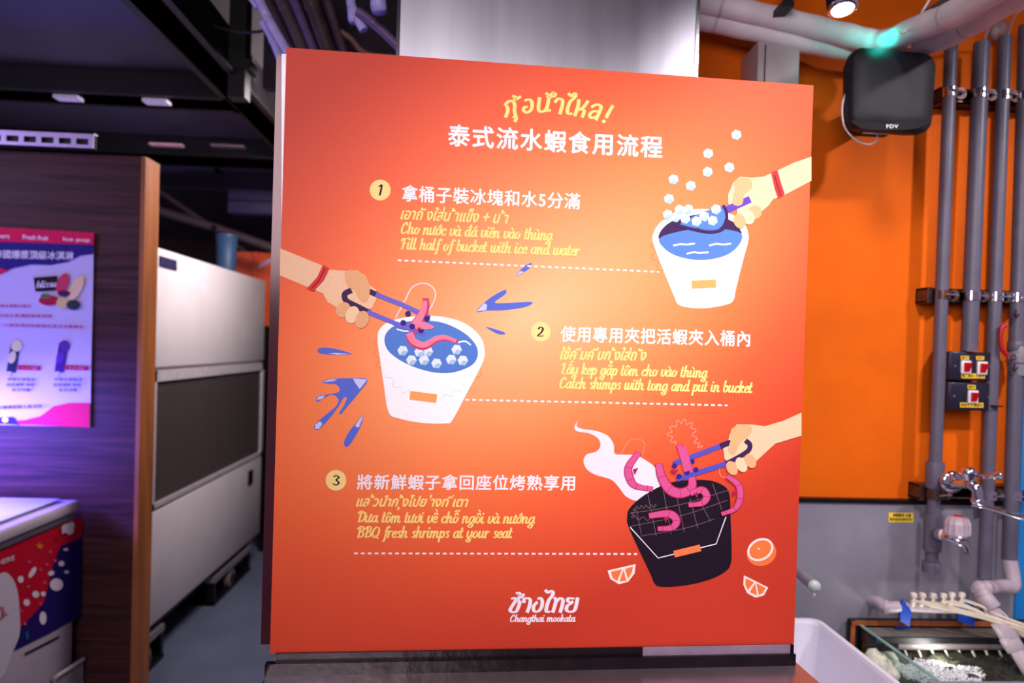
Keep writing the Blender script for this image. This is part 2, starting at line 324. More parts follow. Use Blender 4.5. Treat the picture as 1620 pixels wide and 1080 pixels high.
# slotted steel angle above partition
t = thing('slotted_angle', 'pale slotted steel angle lying along the top of the wood partition', 'shelf angle', at(80, 240, 2.70))
lz = at(80, 236, 2.70).z; x1 = at(157, 228, 2.70).x; msl = mat('pale_slotted_steel', (205, 188, 225), .35, .3, .1, 20)
b = MB(); b.box((-4.4, 2.66, lz+.052), (x1, 2.69, lz+.056), msl); b.box((-4.4, 2.66, lz), (x1, 2.664, lz+.012), msl); b.box((-4.4, 2.66, lz+.034), (x1, 2.664, lz+.056), msl)
x = x1
while x > -3.4: b.box((x-.018, 2.66, lz+.012), (x, 2.664, lz+.034), msl); x -= .062
fin(b, 'angle_profile', t); b = MB(); b.box((-4.4, 2.675, lz), (x1, 2.68, lz+.05), M_BEAM); fin(b, 'inner_web', t)
# ================================================================== WHITE COLD UNIT in the aisle
XF = at(240, 389, 3.1).x
t = thing('refrigeration_unit', 'tall off-white refrigeration unit with dark mesh grille behind the partition', 'refrigerator', (XF-.4, 3.8, 0))
def fy(px): return atX(px, 560, XF).y
y0, y1 = fy(240), fy(418)
zt = at(240, 389, y0).z; zb = atX(240, 990, XF).z
zg1 = atX(300, 582, XF).z; zg0 = atX(300, 776, XF).z; zc = zg1-.0
b = MB(); b.box((XF-.8, y0, zb), (XF-.02, y1, zt-.01), M_WHITE); fin(b, 'cabinet', t)
b = MB(); b.bevbox((XF-.02, y0+.01, zg1+.012), (XF, y1-.005, zt), M_WHITE, .006); fin(b, 'upper_panel', t)
b = MB(); b.bevbox((XF-.02, y0+.01, zb), (XF, y1-.005, zg0-.012), M_WHITE, .006); fin(b, 'lower_panel', t)
gl = mat('grille_mesh', (92, 80, 80), .6, .2, .35, 160, .3)
b = MB(); b.box((XF-.022, y0+.035, zg0+.02), (XF-.010, y1-.04, zg1-.02), gl)
fin(b, 'mesh_grille', t)
b = MB(); n = 0
zz = zg0+.03
while zz < zg1-.03: b.box((XF-.010, y0+.036, zz), (XF-.006, y1-.04, zz+.003), gl); zz += .012
o = fin(b, 'mesh_wires', t); o['kind'] = 'stuff'
fr = mat('grille_frame', (186, 176, 182), .4)
b = MB(); b.box((XF-.02, y0+.01, zg0), (XF+.004, y1-.005, zg0+.022), fr); b.box((XF-.02, y0+.01, zg1-.05), (XF+.004, y1-.005, zg1), fr)
b.box((XF-.02, y0+.01, zg0), (XF+.004, y0+.05, zg1), fr); b.box((XF-.02, y1-.045, zg0), (XF+.004, y1-.005, zg1), fr); fin(b, 'grille_frame', t)
q = lambda px, py: atX(px, py, XF+.002)
b = MB(); p = [q(252, 404), q(279, 412), q(279, 428), q(252, 421)]; b.quadbox(p, [v+Vector((.003, 0, 0)) for v in p], mat('navy_label', (48, 44, 78), .4, 0, .4, 60)); fin(b, 'name_label', t)
b = MB(); p = [q(393, 745), q(400, 742), q(399, 764), q(392, 768)]; b.quadbox(p, [v+Vector((.004, 0, 0)) for v in p], M_DARK); fin(b, 'vent_slot', t)
for k, (a0, a1) in enumerate(((222, 272), (350, 406))):
    ya, yb = fy(a0), fy(a1)
    b = MB(); b.box((XF-.7, ya, .13), (XF-.005, yb, .16), mat('skid_steel', (150, 140, 148), .4, .4)); b.box((XF-.05, ya, 0), (XF-.01, ya+.03, .13), M_DARK)
    b.box((XF-.05, yb-.03, 0), (XF-.01, yb, .13), M_DARK); b.box((XF-.7, ya, 0), (XF-.005, yb, .02), M_DARK)
    b.lathe((XF-.04, (ya+yb)/2-.02, .06), (1, 0, 0), [(0, .055), (.03, .055)], mat('castor_tyre', (120, 105, 108), .5), 18)
    b.lathe((XF-.008, (ya+yb)/2-.02, .06), (1, 0, 0), [(0, .03), (.006, .03)], M_DARK, 14)
    fin(b, 'castor_skid', t)
b = MB(); b.box((XF-.8, y0+.02, zb-.07), (XF-.06, y1-.02, zb), M_DARK); fin(b, 'underframe', t)
# far clutter over the unit
t = thing('plastic_cup', 'pale blue plastic cup standing on top of the white unit at its far end', 'cup', (at(360, 412, 4.05).x, 4.05, zt))
p = at(358, 414, 4.3); p.z = zt-.011; hc = at(358, 372, 4.3).z-p.z; cupm = mat('pale_blue_plastic', (46, 72, 104), .5)
b = MB(); b.lathe(p, (0, 0, 1), [(0, .05), (.01, .052), (hc-.01, .062), (hc-.008, .058)], cupm, 18); fin(b, 'cup_body', t)
b = MB(); b.lathe(p+Vector((0, 0, hc-.012)), (0, 0, 1), [(0, .065), (.012, .065)], cupm, 18); fin(b, 'rim', t)
om = mat('orange_crate_plastic', (225, 88, 40), .5)
b = MB(); p, q2 = at(372, 398, 5.2), at(440, 520, 5.2); b.box((p.x, 5.2, q2.z), (q2.x+.1, 5.25, p.z), om)
b.box((at(405, 400, 5.2).x-.01, 5.17, q2.z), (at(405, 400, 5.2).x+.02, 5.2, p.z), om)
tag(fin(b, 'partition_screen'), 'orange screen panel standing beyond the white unit', 'screen')
b = MB(); p, q2 = at(395, 425, 4.75), at(436, 405, 4.75); b.quadbox([at(402, 424, 5.185), at(445, 398, 5.185), at(445, 404, 5.185), at(402, 430, 5.185)], [v+Vector((0, .02, 0)) for v in (at(402, 424, 5.185), at(445, 398, 5.185), at(445, 404, 5.185), at(402, 430, 5.185))], mat('pale_rail', (190, 160, 200), .4))
tag(fin(b, 'slanting_rail'), 'pale violet rail slanting in front of the orange screen', 'rail')
b = MB(); p = at(424, 520, 5.0); b.box((p.x-.02, 5.0, 0), (p.x+.3, 5.1, p.z), M_DARK); b.box((p.x-.03, 4.98, p.z), (p.x+.3, 5.1, p.z+.02), M_DARK); tag(fin(b, 'floor_cabinet'), 'black floor cabinet glimpsed past the white unit', 'cabinet')
for k, (pts, r, c, lab) in enumerate((
    ([(250, 300), (430, 430)], .02, (70, 55, 60), 'dark conduit slanting down in the gloom above the white unit'),
    ([(250, 262), (440, 262)], .05, (90, 80, 120), 'violet duct crossing above the white unit'),
    ([(240, 330), (440, 395)], .03, (66, 52, 55), 'brown-black pipe running over the top of the white unit'))):
    b = MB(); P = [at(p[0], p[1], 5.4-.3*k) for p in pts]; b.tube([P[0], P[0].lerp(P[1], .5)+Vector((0, 0, .01)), P[1]], r, mat('gloom_pipe_%s' % 'abc'[k], c, .5), 12)
    b.tube([P[0].lerp(P[1], .48), P[0].lerp(P[1], .52)], r*1.2, M_DARK, 12); tag(fin(b, 'overhead_pipe'), lab, 'pipe')
b = MB(); p, q2 = at(360, 275, 5.8), at(440, 340, 5.8); b.bevbox((p.x, 5.8, q2.z), (q2.x, 6.0, p.z), mat('violet_box', (88, 78, 120), .5), .02); b.box((p.x, 5.795, q2.z+.1), (q2.x, 5.8, q2.z+.11), M_DARK)
tag(fin(b, 'ceiling_unit'), 'dim violet-grey box unit under the far ceiling', 'air conditioner')
# ================================================================== POSTER ON WOOD WALL
YP = 2.742
mpP = lambda x, y, k: at(x, y, YP-k*.0004)
t = thing('wall_poster', 'ice cream poster with pink and navy bands taped on the dark wood partition', 'poster', at(60, 675, YP))
z0, z1 = at(140, 675, YP).z, at(148, 368, YP).z; xa, xb = at(146, 520, YP).x-.60, at(146, 520, YP).x
b = MB(); nx, nz = 14, 20; vs = []; fs = []
for i in range(nz+1):
    for j in range(nx+1):
        u = j/nx; v = i/nz; vs.append((xa+(xb-xa)*u, YP-.0005+.0012*math.sin(v*9+u*2)-.001, z0+(z1-z0)*v))
for i in range(nz):
    for j in range(nx): a = i*(nx+1)+j; fs.append((a, a+1, a+nx+2, a+nx+1))
YPs = YP
b.add(vs, fs, ink('poster_paper', (205, 195, 232)), True); fin(b, 'paper', t)
mpP = lambda x, y, k: at(x, y, YP-.004-k*.0004)
P = Print(mpP)
pk, nv, wh, rd = ink('hot_pink', (225, 25, 80)), ink('deep_navy', (44, 32, 110)), ink('print_white', (240, 232, 244)), ink('print_red', (190, 30, 60))
L0 = -40
P.poly([(L0, 357), (149, 368), (148, 387), (L0, 381)], pk, False)
P.poly([(L0, 381), (148, 387), (147, 402), (128, 404), (108, 414), (80, 419), (50, 418), (20, 424), (0, 433), (L0, 445)], nv, False)
P.poly([(L0, 418), (0, 424), (14, 428), (0, 434), (L0, 446)], pk, False)
fin(P.mb, 'printed_header', t)
P = Print(mpP); P.k = 5
P.text('泰國爆漿頂級冰淇淋', (-10, 408), (116, 411), 13, wh, .02); P.text('Fresh fruit', (36, 378), (76, 380), 7, wh, .03); P.text('Ice pop', (100, 382), (142, 384), 7, wh, .03); P.text('Dessert', (-22, 375), (15, 377), 7, wh, .03)
P.text('選用新鮮水果製作每日', (-20, 486), (48, 486), 5, rd); P.text('嚴選在地水果濃郁香甜滑順', (-20, 501), (82, 502), 5, rd); P.text('每一口都吃得到新鮮果肉清涼消暑最佳', (-10, 516), (132, 519), 5, rd)
for x in (26, 100):
    P.text('濃郁好吃', (x+2, 584), (x+36, 584), 6, rd, .03); P.text('新鮮水果製成', (x-14, 602), (x+30, 603), 5, nv); P.text('香甜濃郁 滑順', (x-16, 611), (x+28, 611), 5, nv); P.text('清涼消暑', (x-8, 619), (x+22, 619), 5, nv)
P.text('歡迎向櫃檯服務人員洽詢', (-20, 648), (66, 645), 6, nv)
fin(P.mb, 'lettering', t)
P = Print(mpP); P.k = 5
P.poly([(53, 439), (90, 436), (92, 459), (56, 461)], ink('sign_black', (28, 22, 34)), False); P.script('blissu', (57, 455), (89, 453), 6, wh)
P.ell(99, 448, 9, 17, ink('melon_red', (205, 60, 90)), .4); P.ell(120, 456, 9, 22, ink('banana', (235, 205, 150)), .5); P.ell(78, 475, 17, 8, ink('berry', (175, 30, 60))); P.ell(72, 468, 8, 4, ink('leaf_green', (90, 120, 70)))
P.ell(99, 479, 10, 9, ink('passion_fruit', (215, 195, 120))); P.ell(116, 482, 11, 8, ink('dark_leaf', (50, 60, 70))); P.ell(101, 464, 10, 5, ink('plum', (80, 30, 80)))
fin(P.mb, 'printed_fruit', t)
for x, c1, c2 in ((16, (225, 215, 150), (40, 48, 62)), (92, (96, 52, 140), (70, 35, 110))):
    P = Print(mpP); P.k = 5
    P.line([(x+8, 548), (x+2, 584)], 15, ink('pop_wrap_%d' % x, c2), False); P.ell(x+10, 547, 8.5, 9, ink('pop_ice_%d' % x, c1)); P.ell(x+3, 565, 6, 10, ink('pop_ice_%d' % x, c1), .3)
    P.line([(x, 588), (x-2, 596)], 2.5, ink('stick', (215, 190, 160)), False); P.poly([(x+12, 577), (x+48, 579), (x+48, 586), (x+12, 585)], rd, False)
    P.text('好吃', (x+16, 584), (x+44, 584), 5, wh); fin(P.mb, 'printed_ice_pop', t)
P = Print(mpP); P.k = 3
P.poly([(L0, 668), (40, 664), (64, 658), (85, 642), (110, 637), (142, 637), (141, 676), (L0, 668)], pk, False); P.poly([(L0, 662), (20, 659), (32, 672), (L0, 668)], nv, False); P.ell(8, 664, 5, 4, wh)
fin(P.mb, 'printed_footer', t)
# ================================================================== CHEST FREEZER
zl = atZ; ZT = .90
pbk = at(128, 790, 2.70); ZT = pbk.z; XZ = pbk.x
t = thing('chest_freezer', 'white chest freezer with red and navy ice cream graphics left of the partition edge', 'freezer', (XZ-.3, 2.2, 0))
lid = mat('glossy_lid', (205, 205, 235), .25, 0, .03, 3, stretch=(2, 1, 1)); body = mat('freezer_body', (196, 180, 190), .4, 0, .03, 5)
b = MB(); b.bevbox((XZ-.75, 1.25, .10), (XZ-.012, 2.69, ZT-.05), body, .012); fin(b, 'cabinet', t)
b = MB(); b.bevbox((XZ-.76, 1.23, ZT-.045), (XZ, 2.70, ZT), body, .012); fin(b, 'lid_frame', t)
b = MB(); b.bevbox((XZ-.72, 1.28, ZT), (XZ-.05, 1.98, ZT+.006), lid, .003); fin(b, 'sliding_lid', t)
b = MB(); b.bevbox((XZ-.72, 1.95, ZT+.006), (XZ-.05, 2.66, ZT+.012), lid, .003); fin(b, 'sliding_lid', t)
b = MB(); b.box((XZ-.014, 1.3, ZT-.06), (XZ-.004, 2.67, ZT-.046), mat('grey_gasket', (90, 86, 96), .5)); fin(b, 'gasket', t)
mpZ = lambda x, y, k: atX(x, y, XZ-.0115+k*.0005)
def tz(x, y): return x/3.6, 780+y/3.6
P = Print(mpZ, tz)
frd, fnv = ink('freezer_red', (190, 16, 44)), ink('freezer_navy', (34, 22, 96))
P.poly([(-60, 350), (465, 135), (462, 700), (280, 800), (75, 900), (-60, 950)], fnv, False)
P.poly([(-60, 350), (468, 130), (470, 240), (420, 270), (345, 300), (310, 380), (280, 500), (250, 620), (180, 700), (110, 770), (75, 850), (-60, 900)], frd, False)
P.poly([(-60, 470), (0, 458), (35, 450), (75, 490), (100, 560), (112, 680), (112, 800), (75, 900), (35, 1010), (0, 1060), (-60, 1080)], ink('freezer_white_swoosh', (205, 192, 205)), True)
fin(P.mb, 'printed_graphics', t)
P = Print(mpZ, tz); P.k = 6
fw = ink('freezer_white', (225, 210, 225)); pkk = ink('freezer_pink', (215, 80, 110))
for x, y, a, c2, rot in ((185, 450, 36, 14, -1.0), (118, 490, 17, 20, 0), (322, 520, 38, 36, 0), (204, 575, 20, 20, 0), (247, 573, 14, 14, 0), (152, 622, 18, 20, 0), (245, 710, 20, 38, 0), (292, 455, 18, 14, -.4), (350, 400, 17, 15, 0), (375, 320, 15, 8, 0), (380, 448, 14, 9, 0)):
    P = Print(mpZ, tz); P.k = 6; P.ell(x, y, a, c2, fw, rot, False, 14); fin(P.mb, 'printed_drop', t)
for x, y in ((288, 332), (268, 405), (232, 434), (162, 530), (120, 670), (232, 628), (143, 742), (168, 390), (315, 383), (255, 508)): P = Print(mpZ, tz); P.k = 6; P.ell(x, y, 9, 9, pkk, 0, False, 10); fin(P.mb, 'printed_drop', t)
P = Print(mpZ, tz); P.k = 6
P.ell(320, 262, 11, 9, M_BLACK, 0, False, 3); fin(P.mb, 'printed_speck', t); P = Print(mpZ, tz); P.k = 6; P.ell(155, 810, 10, 26, ink('teal_drop', (30, 90, 130)), 0, False, 12); fin(P.mb, 'printed_drop', t); P = Print(mpZ, tz); P.k = 6
P.poly([(225, 275), (232, 292), (248, 296), (236, 306), (240, 322), (226, 312), (210, 320), (216, 304), (206, 294), (220, 292)], ink('gold_star', (215, 120, 40)), False)
fin(P.mb, 'printed_star', t)
P = Print(mpZ, tz); P.k = 8
P.text('HERE', (-10, 412), (82, 378), 26, fw, .02, lean=0); fin(P.mb, 'lettering', t); P = Print(mpZ, tz); P.k = 8; P.line([(-20, 700), (0, 655), (18, 655), (15, 700), (-10, 725)], 8, rd); P.text('x.', (22, 705), (48, 690), 20, frd, lean=0); fin(P.mb, 'logo_swirl', t); P = Print(mpZ, tz); P.k = 8
P.poly([(352, 190), (370, 175), (395, 170), (412, 160), (425, 175), (418, 225), (395, 238), (372, 222), (355, 232)], fw, False); fin(P.mb, 'lettering', t)
P = Print(mpZ, tz); P.k = 3; P.line([(145, 915), (335, 818)], 12, M_BLACK, False); fin(P.mb, 'vent_slot', t)
b = MB(); ps = [atX(*tz(300, 1045), XZ-.005), atX(*tz(455, 945), XZ-.005), atX(*tz(458, 1100), XZ-.005), atX(*tz(300, 1200), XZ-.005)]
b.quadbox(ps, [p+Vector((.012, 0, 0)) for p in ps], mat('foot_grille', (150, 135, 140), .5, 0, .2, 40)); b.tube([p+Vector((.012, 0, 0)) for p in ps[:2]], .008, fr, 8); fin(b, 'foot_grille', t)
# ================================================================== INSTRUCTION BOARD
rs = [ray(453, 75), ray(1287, 135), ray(1256, 1018), ray(427, 1034)]
# solve d0 r0 - d1 r1 + d2 r2 - d3 r3 = 0 with d3 = 1.15
D3 = 1.15; A = Matrix((rs[0], -rs[1], rs[2])).transposed(); d = A.inverted() @ (rs[3]*D3)
TL, TR, BR, BL = [O_+rs[0]*d[0], O_+rs[1]*d[1], O_+rs[2]*d[2], O_+rs[3]*D3]
print('BOARD', (TR-TL).length, (BL-TL).length, math.degrees((TR-TL).angle(BL-TL)), TL[:], BR[:], BL[:])
NB = (TR-TL).cross(BL-TL).normalized()
if NB.y > 0: NB = -NB
mpB = lambda x, y, k: toplane(x, y, TL+NB*(k*.00010), NB)
t = thing('instruction_board', 'large orange illustrated shrimp-grilling instruction board on the steel counter', 'sign', (BL+BR)/2)
b = MB(); fc = [TL, TR, BR, BL]; bk = [p-NB*.012 for p in fc]
edge = mat('panel_edge', (200, 170, 215), .3)
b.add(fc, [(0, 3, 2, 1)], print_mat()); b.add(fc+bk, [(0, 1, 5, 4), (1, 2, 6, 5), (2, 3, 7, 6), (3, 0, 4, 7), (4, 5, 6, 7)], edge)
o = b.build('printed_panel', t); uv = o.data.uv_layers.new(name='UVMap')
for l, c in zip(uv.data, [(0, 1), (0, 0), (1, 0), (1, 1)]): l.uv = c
ux, uy = (TR-TL).normalized(), (TL-BL).normalized()
b = MB(); off = -NB*.014; e = ux*.0185
sf = [TL-e+off-uy*.008, TL+ux*.1+off-uy*.008, BL+ux*.1+off+uy*.01, BL-e+off+uy*.01]
b.quadbox(sf, [p-NB*.05 for p in sf], mat('maroon_gloss', (72, 30, 40), .18, .2, .1, 10)); fin(b, 'side_casing', t)
b = MB(); s0 = TL-ux*.010-NB*.013-uy*.006; s1 = TL+ux*.02-NB*.013-uy*.006; s2 = TL-uy*.35+ux*.02-NB*.013; s3 = TL-uy*.35-ux*.001-NB*.013
b.quadbox([s0, s1, s2, s3], [p+NB*.001 for p in (s0, s1, s2, s3)], mat('white_liner', (245, 240, 248), .4)); fin(b, 'white_liner', t)
b = MB(); r0 = TR+ux*.004-NB*.004-uy*.010; r1 = BR+ux*.004-NB*.004
b.quadbox([TR-ux*.05-NB*.013-uy*.01, r0-NB*.009, r1-NB*.009, BR-ux*.05-NB*.013], [TR-ux*.05-NB*.06-uy*.01, r0-NB*.055, r1-NB*.055, BR-ux*.05-NB*.06], mat('lilac_aluminium', (190, 170, 215), .3, .5)); fin(b, 'edge_channel', t)
yel = ink('lettering_yellow', (255, 220, 128)); wt = ink('lettering_white', (246, 236, 246)); dk = ink('print_dark', (34, 18, 36))
def part(P, name): o = fin(P.mb, name, t); return o
# title
P = Print(mpB, lambda x, y: (690+x/4.263, 130+y/4.263))
for g in ('465,152 492,128 520,132 530,155 528,190 536,228', '478,165 484,190 470,232', '520,236 540,240 533,262', '518,92 535,100 531,118 568,98', '600,122 632,118 648,145 640,185 612,204 590,190 596,170 614,166', '697,108 690,175 702,198 735,190 752,150 760,108', '752,150 748,188 770,190',
          '742,76 760,86 756,102 800,92', '790,72 803,80 796,94 780,90 788,74', '803,132 824,112 850,120 852,150 836,210', '895,78 912,92 936,76 938,98 902,135 885,190 893,212 914,212', '962,122 956,165 936,222', '1022,130 992,170 955,188', '965,180 998,192 986,232', '1050,166 1085,150 1112,166 1098,208 1080,250', '1102,202 1060,196 1035,220 1046,240 1076,234', '1190,162 1172,190 1148,236'):
    P.line([tuple(map(float, p.split(','))) for p in g.split()], 25, yel, True, False, .6)
P.ell(1131, 264, 13, 12, yel, 0, False); part(P, 'title_lettering')
P = Print(mpB); P.text('泰式流水蝦食用流程', (709, 230.5), (1047, 250), 34, wt, .026, 1.12); part(P, 'title_lettering')
for s, a, b2, h in (('拿桶子裝冰塊和水5分滿', (636, 318), (917, 331), 25.5), ('使用專用夾把活蝦夾入桶內', (887, 540), (1186, 548), 24.5), ('將新鮮蝦子拿回座位烤熟享用', (565, 774), (909, 775.5), 24)):
    P = Print(mpB); P.text(s, a, b2, h, wt, .020, 1.07); part(P, 'heading_lettering')
for s, a, b2, h in (('เอาถั งใส่น ้าแข็ง + น ้า', (634, 346.5), (804, 353.5), 21), ('ใช้ค ีมค ีบก ุ้งใส่ถ ัง', (886, 574), (1022, 576), 26), ('แล ้วนำก ุ้งไปย ่างท ี่เตา', (563.5, 806), (740.5, 807), 24)):
    P = Print(mpB); P.text(s, a, b2, h, yel, .026, 1, .35); part(P, 'thai_lettering')
for s, a, b2, h in (('Cho nước và đá viên vào thùng', (633, 369), (873, 380), 10.4), ('Fill half of bucket with ice and water', (633, 393.5), (916, 404.5), 10.4),
                   ('Lấy kẹp gắp tôm cho vào thùng', (886, 591), (1118, 597), 10.2), ('Catch shimps with tong and put in bucket', (884, 613.5), (1189, 621), 10.2),
                   ('Đưa tôm tươi về chỗ ngồi và nướng', (564, 825.5), (845, 828), 10.2), ('BBQ fresh shrimps at your seat', (563, 849.8), (809, 850.5), 10.2)):
    P = Print(mpB); P.script(s, a, b2, h, yel, .29); part(P, 'script_lettering')
for (x, y, r, g) in ((601.5, 300.5, 16.5, '600,295 604,293 601,308'), (855.5, 524.5, 15.5, '852,520 855,517 859,520 856,526 851,531 860,531'), (531.5, 759.5, 16.3, '528,754 532,752 536,755 532,759 536,763 532,767 527,765')):
    P = Print(mpB); P.ell(x, y, r, r, ink('badge_yellow', (250, 216, 138)), 0, True, 36); P.line([tuple(map(float, p.split(','))) for p in g.split()], 3.2, dk, True, True, .4); part(P, 'number_badge')
for (x0, y0_, x1_, y1_) in ((629, 411.5, 1043, 430), (736, 632, 1151, 641), (560, 875, 1008, 876)):
    P = Print(mpB); L = x1_-x0; n = int(L/10.8)
    for i in range(n+1):
        u0 = i*10.8/L; u1 = min(1, u0+6.4/L); sl = (y1_-y0_)/L
        P.line([(x0+u0*L+1, y0_+u0*L*sl), (x0+u1*L-1, y0_+u1*L*sl)], 2.7, wt, False, False)
    part(P, 'dashed_line')
P = Print(mpB, lambda x, y: (780+x/10.125, 920+y/10.125))
for g in ('300,270 348,262 362,300 312,380 275,450 300,482 368,476 408,400 425,330 402,292 414,262 480,238', '372,182 420,180 432,215 398,218 455,226 495,205', '492,322 502,278 558,262 598,300 580,400 550,478', '722,270 762,262 790,320 770,420 712,476 655,462 652,390 702,330', '845,140 880,172 930,148 962,172 948,222 892,300 855,420 858,478 908,478',
          '990,262 1008,300 985,400 960,478', '1005,330 1070,265 1118,290 1108,380 1078,478', '1292,268 1210,265 1200,310 1250,340 1190,385 1180,455 1245,482 1308,450 1338,350 1352,268', '1240,340 1275,318'):
    P.line([tuple(map(float, p.split(','))) for p in g.split()], 60, wt, True, False, .5)
P.script('Changthai mookata', (265, 640), (1310, 636), 66, wt, .32); part(P, 'logo_lettering')
# artwork
SK, SK2, SK3 = ink('skin', (240, 192, 156)), ink('skin_shade', (228, 168, 122)), ink('skin_light', (243, 200, 162))
WB = ink('bucket_white', (250, 246, 250)); BL_ = ink('water_blue', (84, 124, 204)); DP = ink('deep_purple', (62, 34, 78)); OH = ink('handle_orange', (250, 160, 92))
PU, PK, PKD = ink('purple', (98, 66, 178)), ink('shrimp_pink', (238, 128, 158)), ink('shrimp_red', (206, 60, 100)); ICE, ICE2 = ink('ice_white', (222, 232, 242)), ink('ice_blue', (168, 194, 226))
RB = ink('bracelet_red', (216, 52, 56)); FA = ink('faint_line', (226, 222, 232)); FO = ink('faint_orange_line', (226, 120, 84)); SPL, SPL2 = ink('splash_blue', (88, 106, 206)), ink('splash_pale', (205, 200, 235))
def hexa(P, x, y, r, a=.3):
    P.poly([(x+r*math.cos(a+i*math.pi/3), y+r*math.sin(a+i*math.pi/3)) for i in range(6)], ICE, False)
    P.poly([(x, y)]+[(x+r*math.cos(a+i*math.pi/3), y+r*math.sin(a+i*math.pi/3)) for i in (0, 1, 2)], ICE2, False)
def squig(P, pts, amp, n, wd, m):
    q = catmull([Vector((*p, 0)) for p in pts], False, 8); out = []; N = n*6
    for i in range(N+1):
        u = i/N*(len(q)-1); k = min(int(u), len(q)-2); p = q[k].lerp(q[k+1], u-k); dd = (q[k+1]-q[k]).normalized()
        out.append((p.x-dd.y*amp*math.sin(2*math.pi*i/6), p.y+dd.x*amp*math.sin(2*math.pi*i/6)))
    P.line(out, wd, m, True)
A1 = lambda x, y: (1000+x/3.3733, 180+y/3.3733); A2 = lambda x, y: (430+x/3.272, 380+y/3.272); A3 = lambda x, y: (890+x/3.375, 640+y/3.375)
P = Print(mpB, A1)
squig(P, [(108, 690), (120, 780), (170, 850)], 14, 3, 3, FO); squig(P, [(618, 690), (600, 770), (560, 850)], 14, 3, 3, FO)
P.poly([(110, 650), (118, 705), (165, 830), (225, 975), (245, 1015), (300, 1033), (400, 1036), (500, 1018), (540, 995), (555, 930), (590, 790), (617, 690), (620, 640), (590, 575), (500, 525), (370, 508), (250, 525), (150, 580)], WB)
P.poly([(145, 668), (160, 615), (230, 565), (370, 535), (500, 558), (560, 595), (583, 645), (500, 640), (370, 625), (240, 640)], DP)
P.poly([(145, 665), (250, 628), (370, 612), (490, 615), (583, 640), (570, 700), (500, 755), (380, 780), (260, 765), (180, 725)], BL_)
P.line([(222, 702), (260, 695), (290, 697), (332, 692)], 9, WB); P.line([(414, 702), (450, 694), (490, 697), (526, 692)], 9, WB); P.line([(294, 746), (330, 738), (360, 742), (405, 738)], 9, WB)
squig(P, [(190, 860), (240, 900), (310, 915)], 12, 3, 3, FA); squig(P, [(460, 900), (530, 850), (580, 800)], 12, 3, 3, FA)
P.line([(332, 910), (436, 905)], 42, OH, False); part(P, 'printed_bucket')
P = Print(mpB, A1); P.k = 9
P.poly([(957, 228), (860, 262), (775, 303), (700, 335), (640, 340), (575, 336), (540, 365), (512, 430), (512, 480), (560, 510), (560, 545), (600, 560), (690, 522), (728, 490), (752, 455), (800, 440), (957, 357)], SK, False)
P.line([(505, 512), (620, 460)], 38, PU, False); P.poly([(548, 400), (545, 365), (580, 342), (630, 350), (640, 395), (600, 430), (588, 480), (556, 490), (535, 470)], SK2)
P.ell(655, 525, 36, 38, SK2, .4); P.ell(618, 550, 34, 42, SK3, -.5); P.ell(574, 572, 32, 40, SK2, -.4)
P.poly([(742, 312), (775, 300), (795, 370), (815, 430), (780, 452), (762, 400)], RB, False); P.line([(760, 325), (775, 380), (795, 440)], 4, dk); part(P, 'printed_hand')
P = Print(mpB, A1); P.k = 10
P.poly([(250, 598), (330, 545), (480, 492), (497, 540), (482, 595), (440, 617), (350, 610)], BL_); P.line([(232, 590), (290, 607), (400, 630), (470, 622), (502, 590), (504, 530), (488, 492)], 17, DP)
for x, y in ((190, 538), (253, 512), (301, 510), (232, 552), (284, 560), (344, 574), (385, 548), (448, 510), (430, 570)): P.k = 13; hexa(P, x, y, 28)
part(P, 'printed_scoop')
P = Print(mpB, A1)
for x, y in ((557, 112), (406, 212), (519, 286), (403, 310), (221, 350), (313, 384), (197, 454)): P = Print(mpB, A1); P.k = 2; hexa(P, x, y, 28); part(P, 'printed_ice_cube')
# bucket two
P = Print(mpB, A2)
squig(P, [(545, 520), (540, 600), (570, 680)], 14, 3, 3, FO); squig(P, [(1090, 630), (1060, 710), (1000, 760)], 14, 2, 3, FO)
P.line([(640, 402), (690, 310), (728, 242), (790, 222), (838, 250), (845, 300), (800, 390)], 6, FA)
P.poly([(548, 520), (558, 460), (620, 415), (750, 392), (880, 395), (1000, 430), (1080, 500), (1102, 575), (1088, 640), (1010, 790), (935, 930), (900, 947), (780, 945), (660, 922), (605, 890), (580, 750), (558, 600)], WB)
P.poly([(583, 520), (600, 470), (660, 430), (760, 415), (880, 425), (990, 475), (1055, 540), (1065, 600), (1030, 650), (930, 685), (820, 680), (700, 640), (610, 580)], BL_)
P.line([(648, 460), (690, 470), (720, 466)], 7, WB); P.line([(960, 530), (1000, 522), (1028, 540)], 8, WB)
for x, y in ((678, 571), (765, 578), (808, 575), (723, 620), (788, 620), (853, 637), (929, 617), (957, 566), (989, 622)): P.k = 6; hexa(P, x, y, 28, .1)
P.k = 8; P.line([(718, 495), (735, 530), (790, 548), (850, 515), (900, 508), (960, 525)], 52, PKD, True, True, 1, lambda u: 1-.65*u); P.line([(716, 490), (738, 524), (790, 540), (850, 508), (900, 502), (950, 520)], 38, PK, True, True, 1, lambda u: 1-.55*u)
squig(P, [(590, 690), (650, 760), (710, 790)], 12, 3, 3, FA); squig(P, [(870, 820), (940, 790), (1000, 750)], 12, 3, 3, FA)
P.line([(728, 803), (840, 817)], 44, OH, False); part(P, 'printed_bucket')
P = Print(mpB, A2); P.k = 11
P.poly([(44, 42), (150, 85), (260, 130), (300, 152), (380, 158), (440, 155), (485, 185), (505, 232), (540, 255), (543, 300), (520, 350), (470, 372), (340, 350), (290, 320), (265, 275), (180, 240), (42, 182)], SK, False)
P.line([(405, 262), (378, 278), (385, 312), (440, 342), (500, 372)], 30, DP); P.line([(500, 372), (640, 430), (785, 483)], 24, ink('tong_violet', (112, 100, 206)), False)
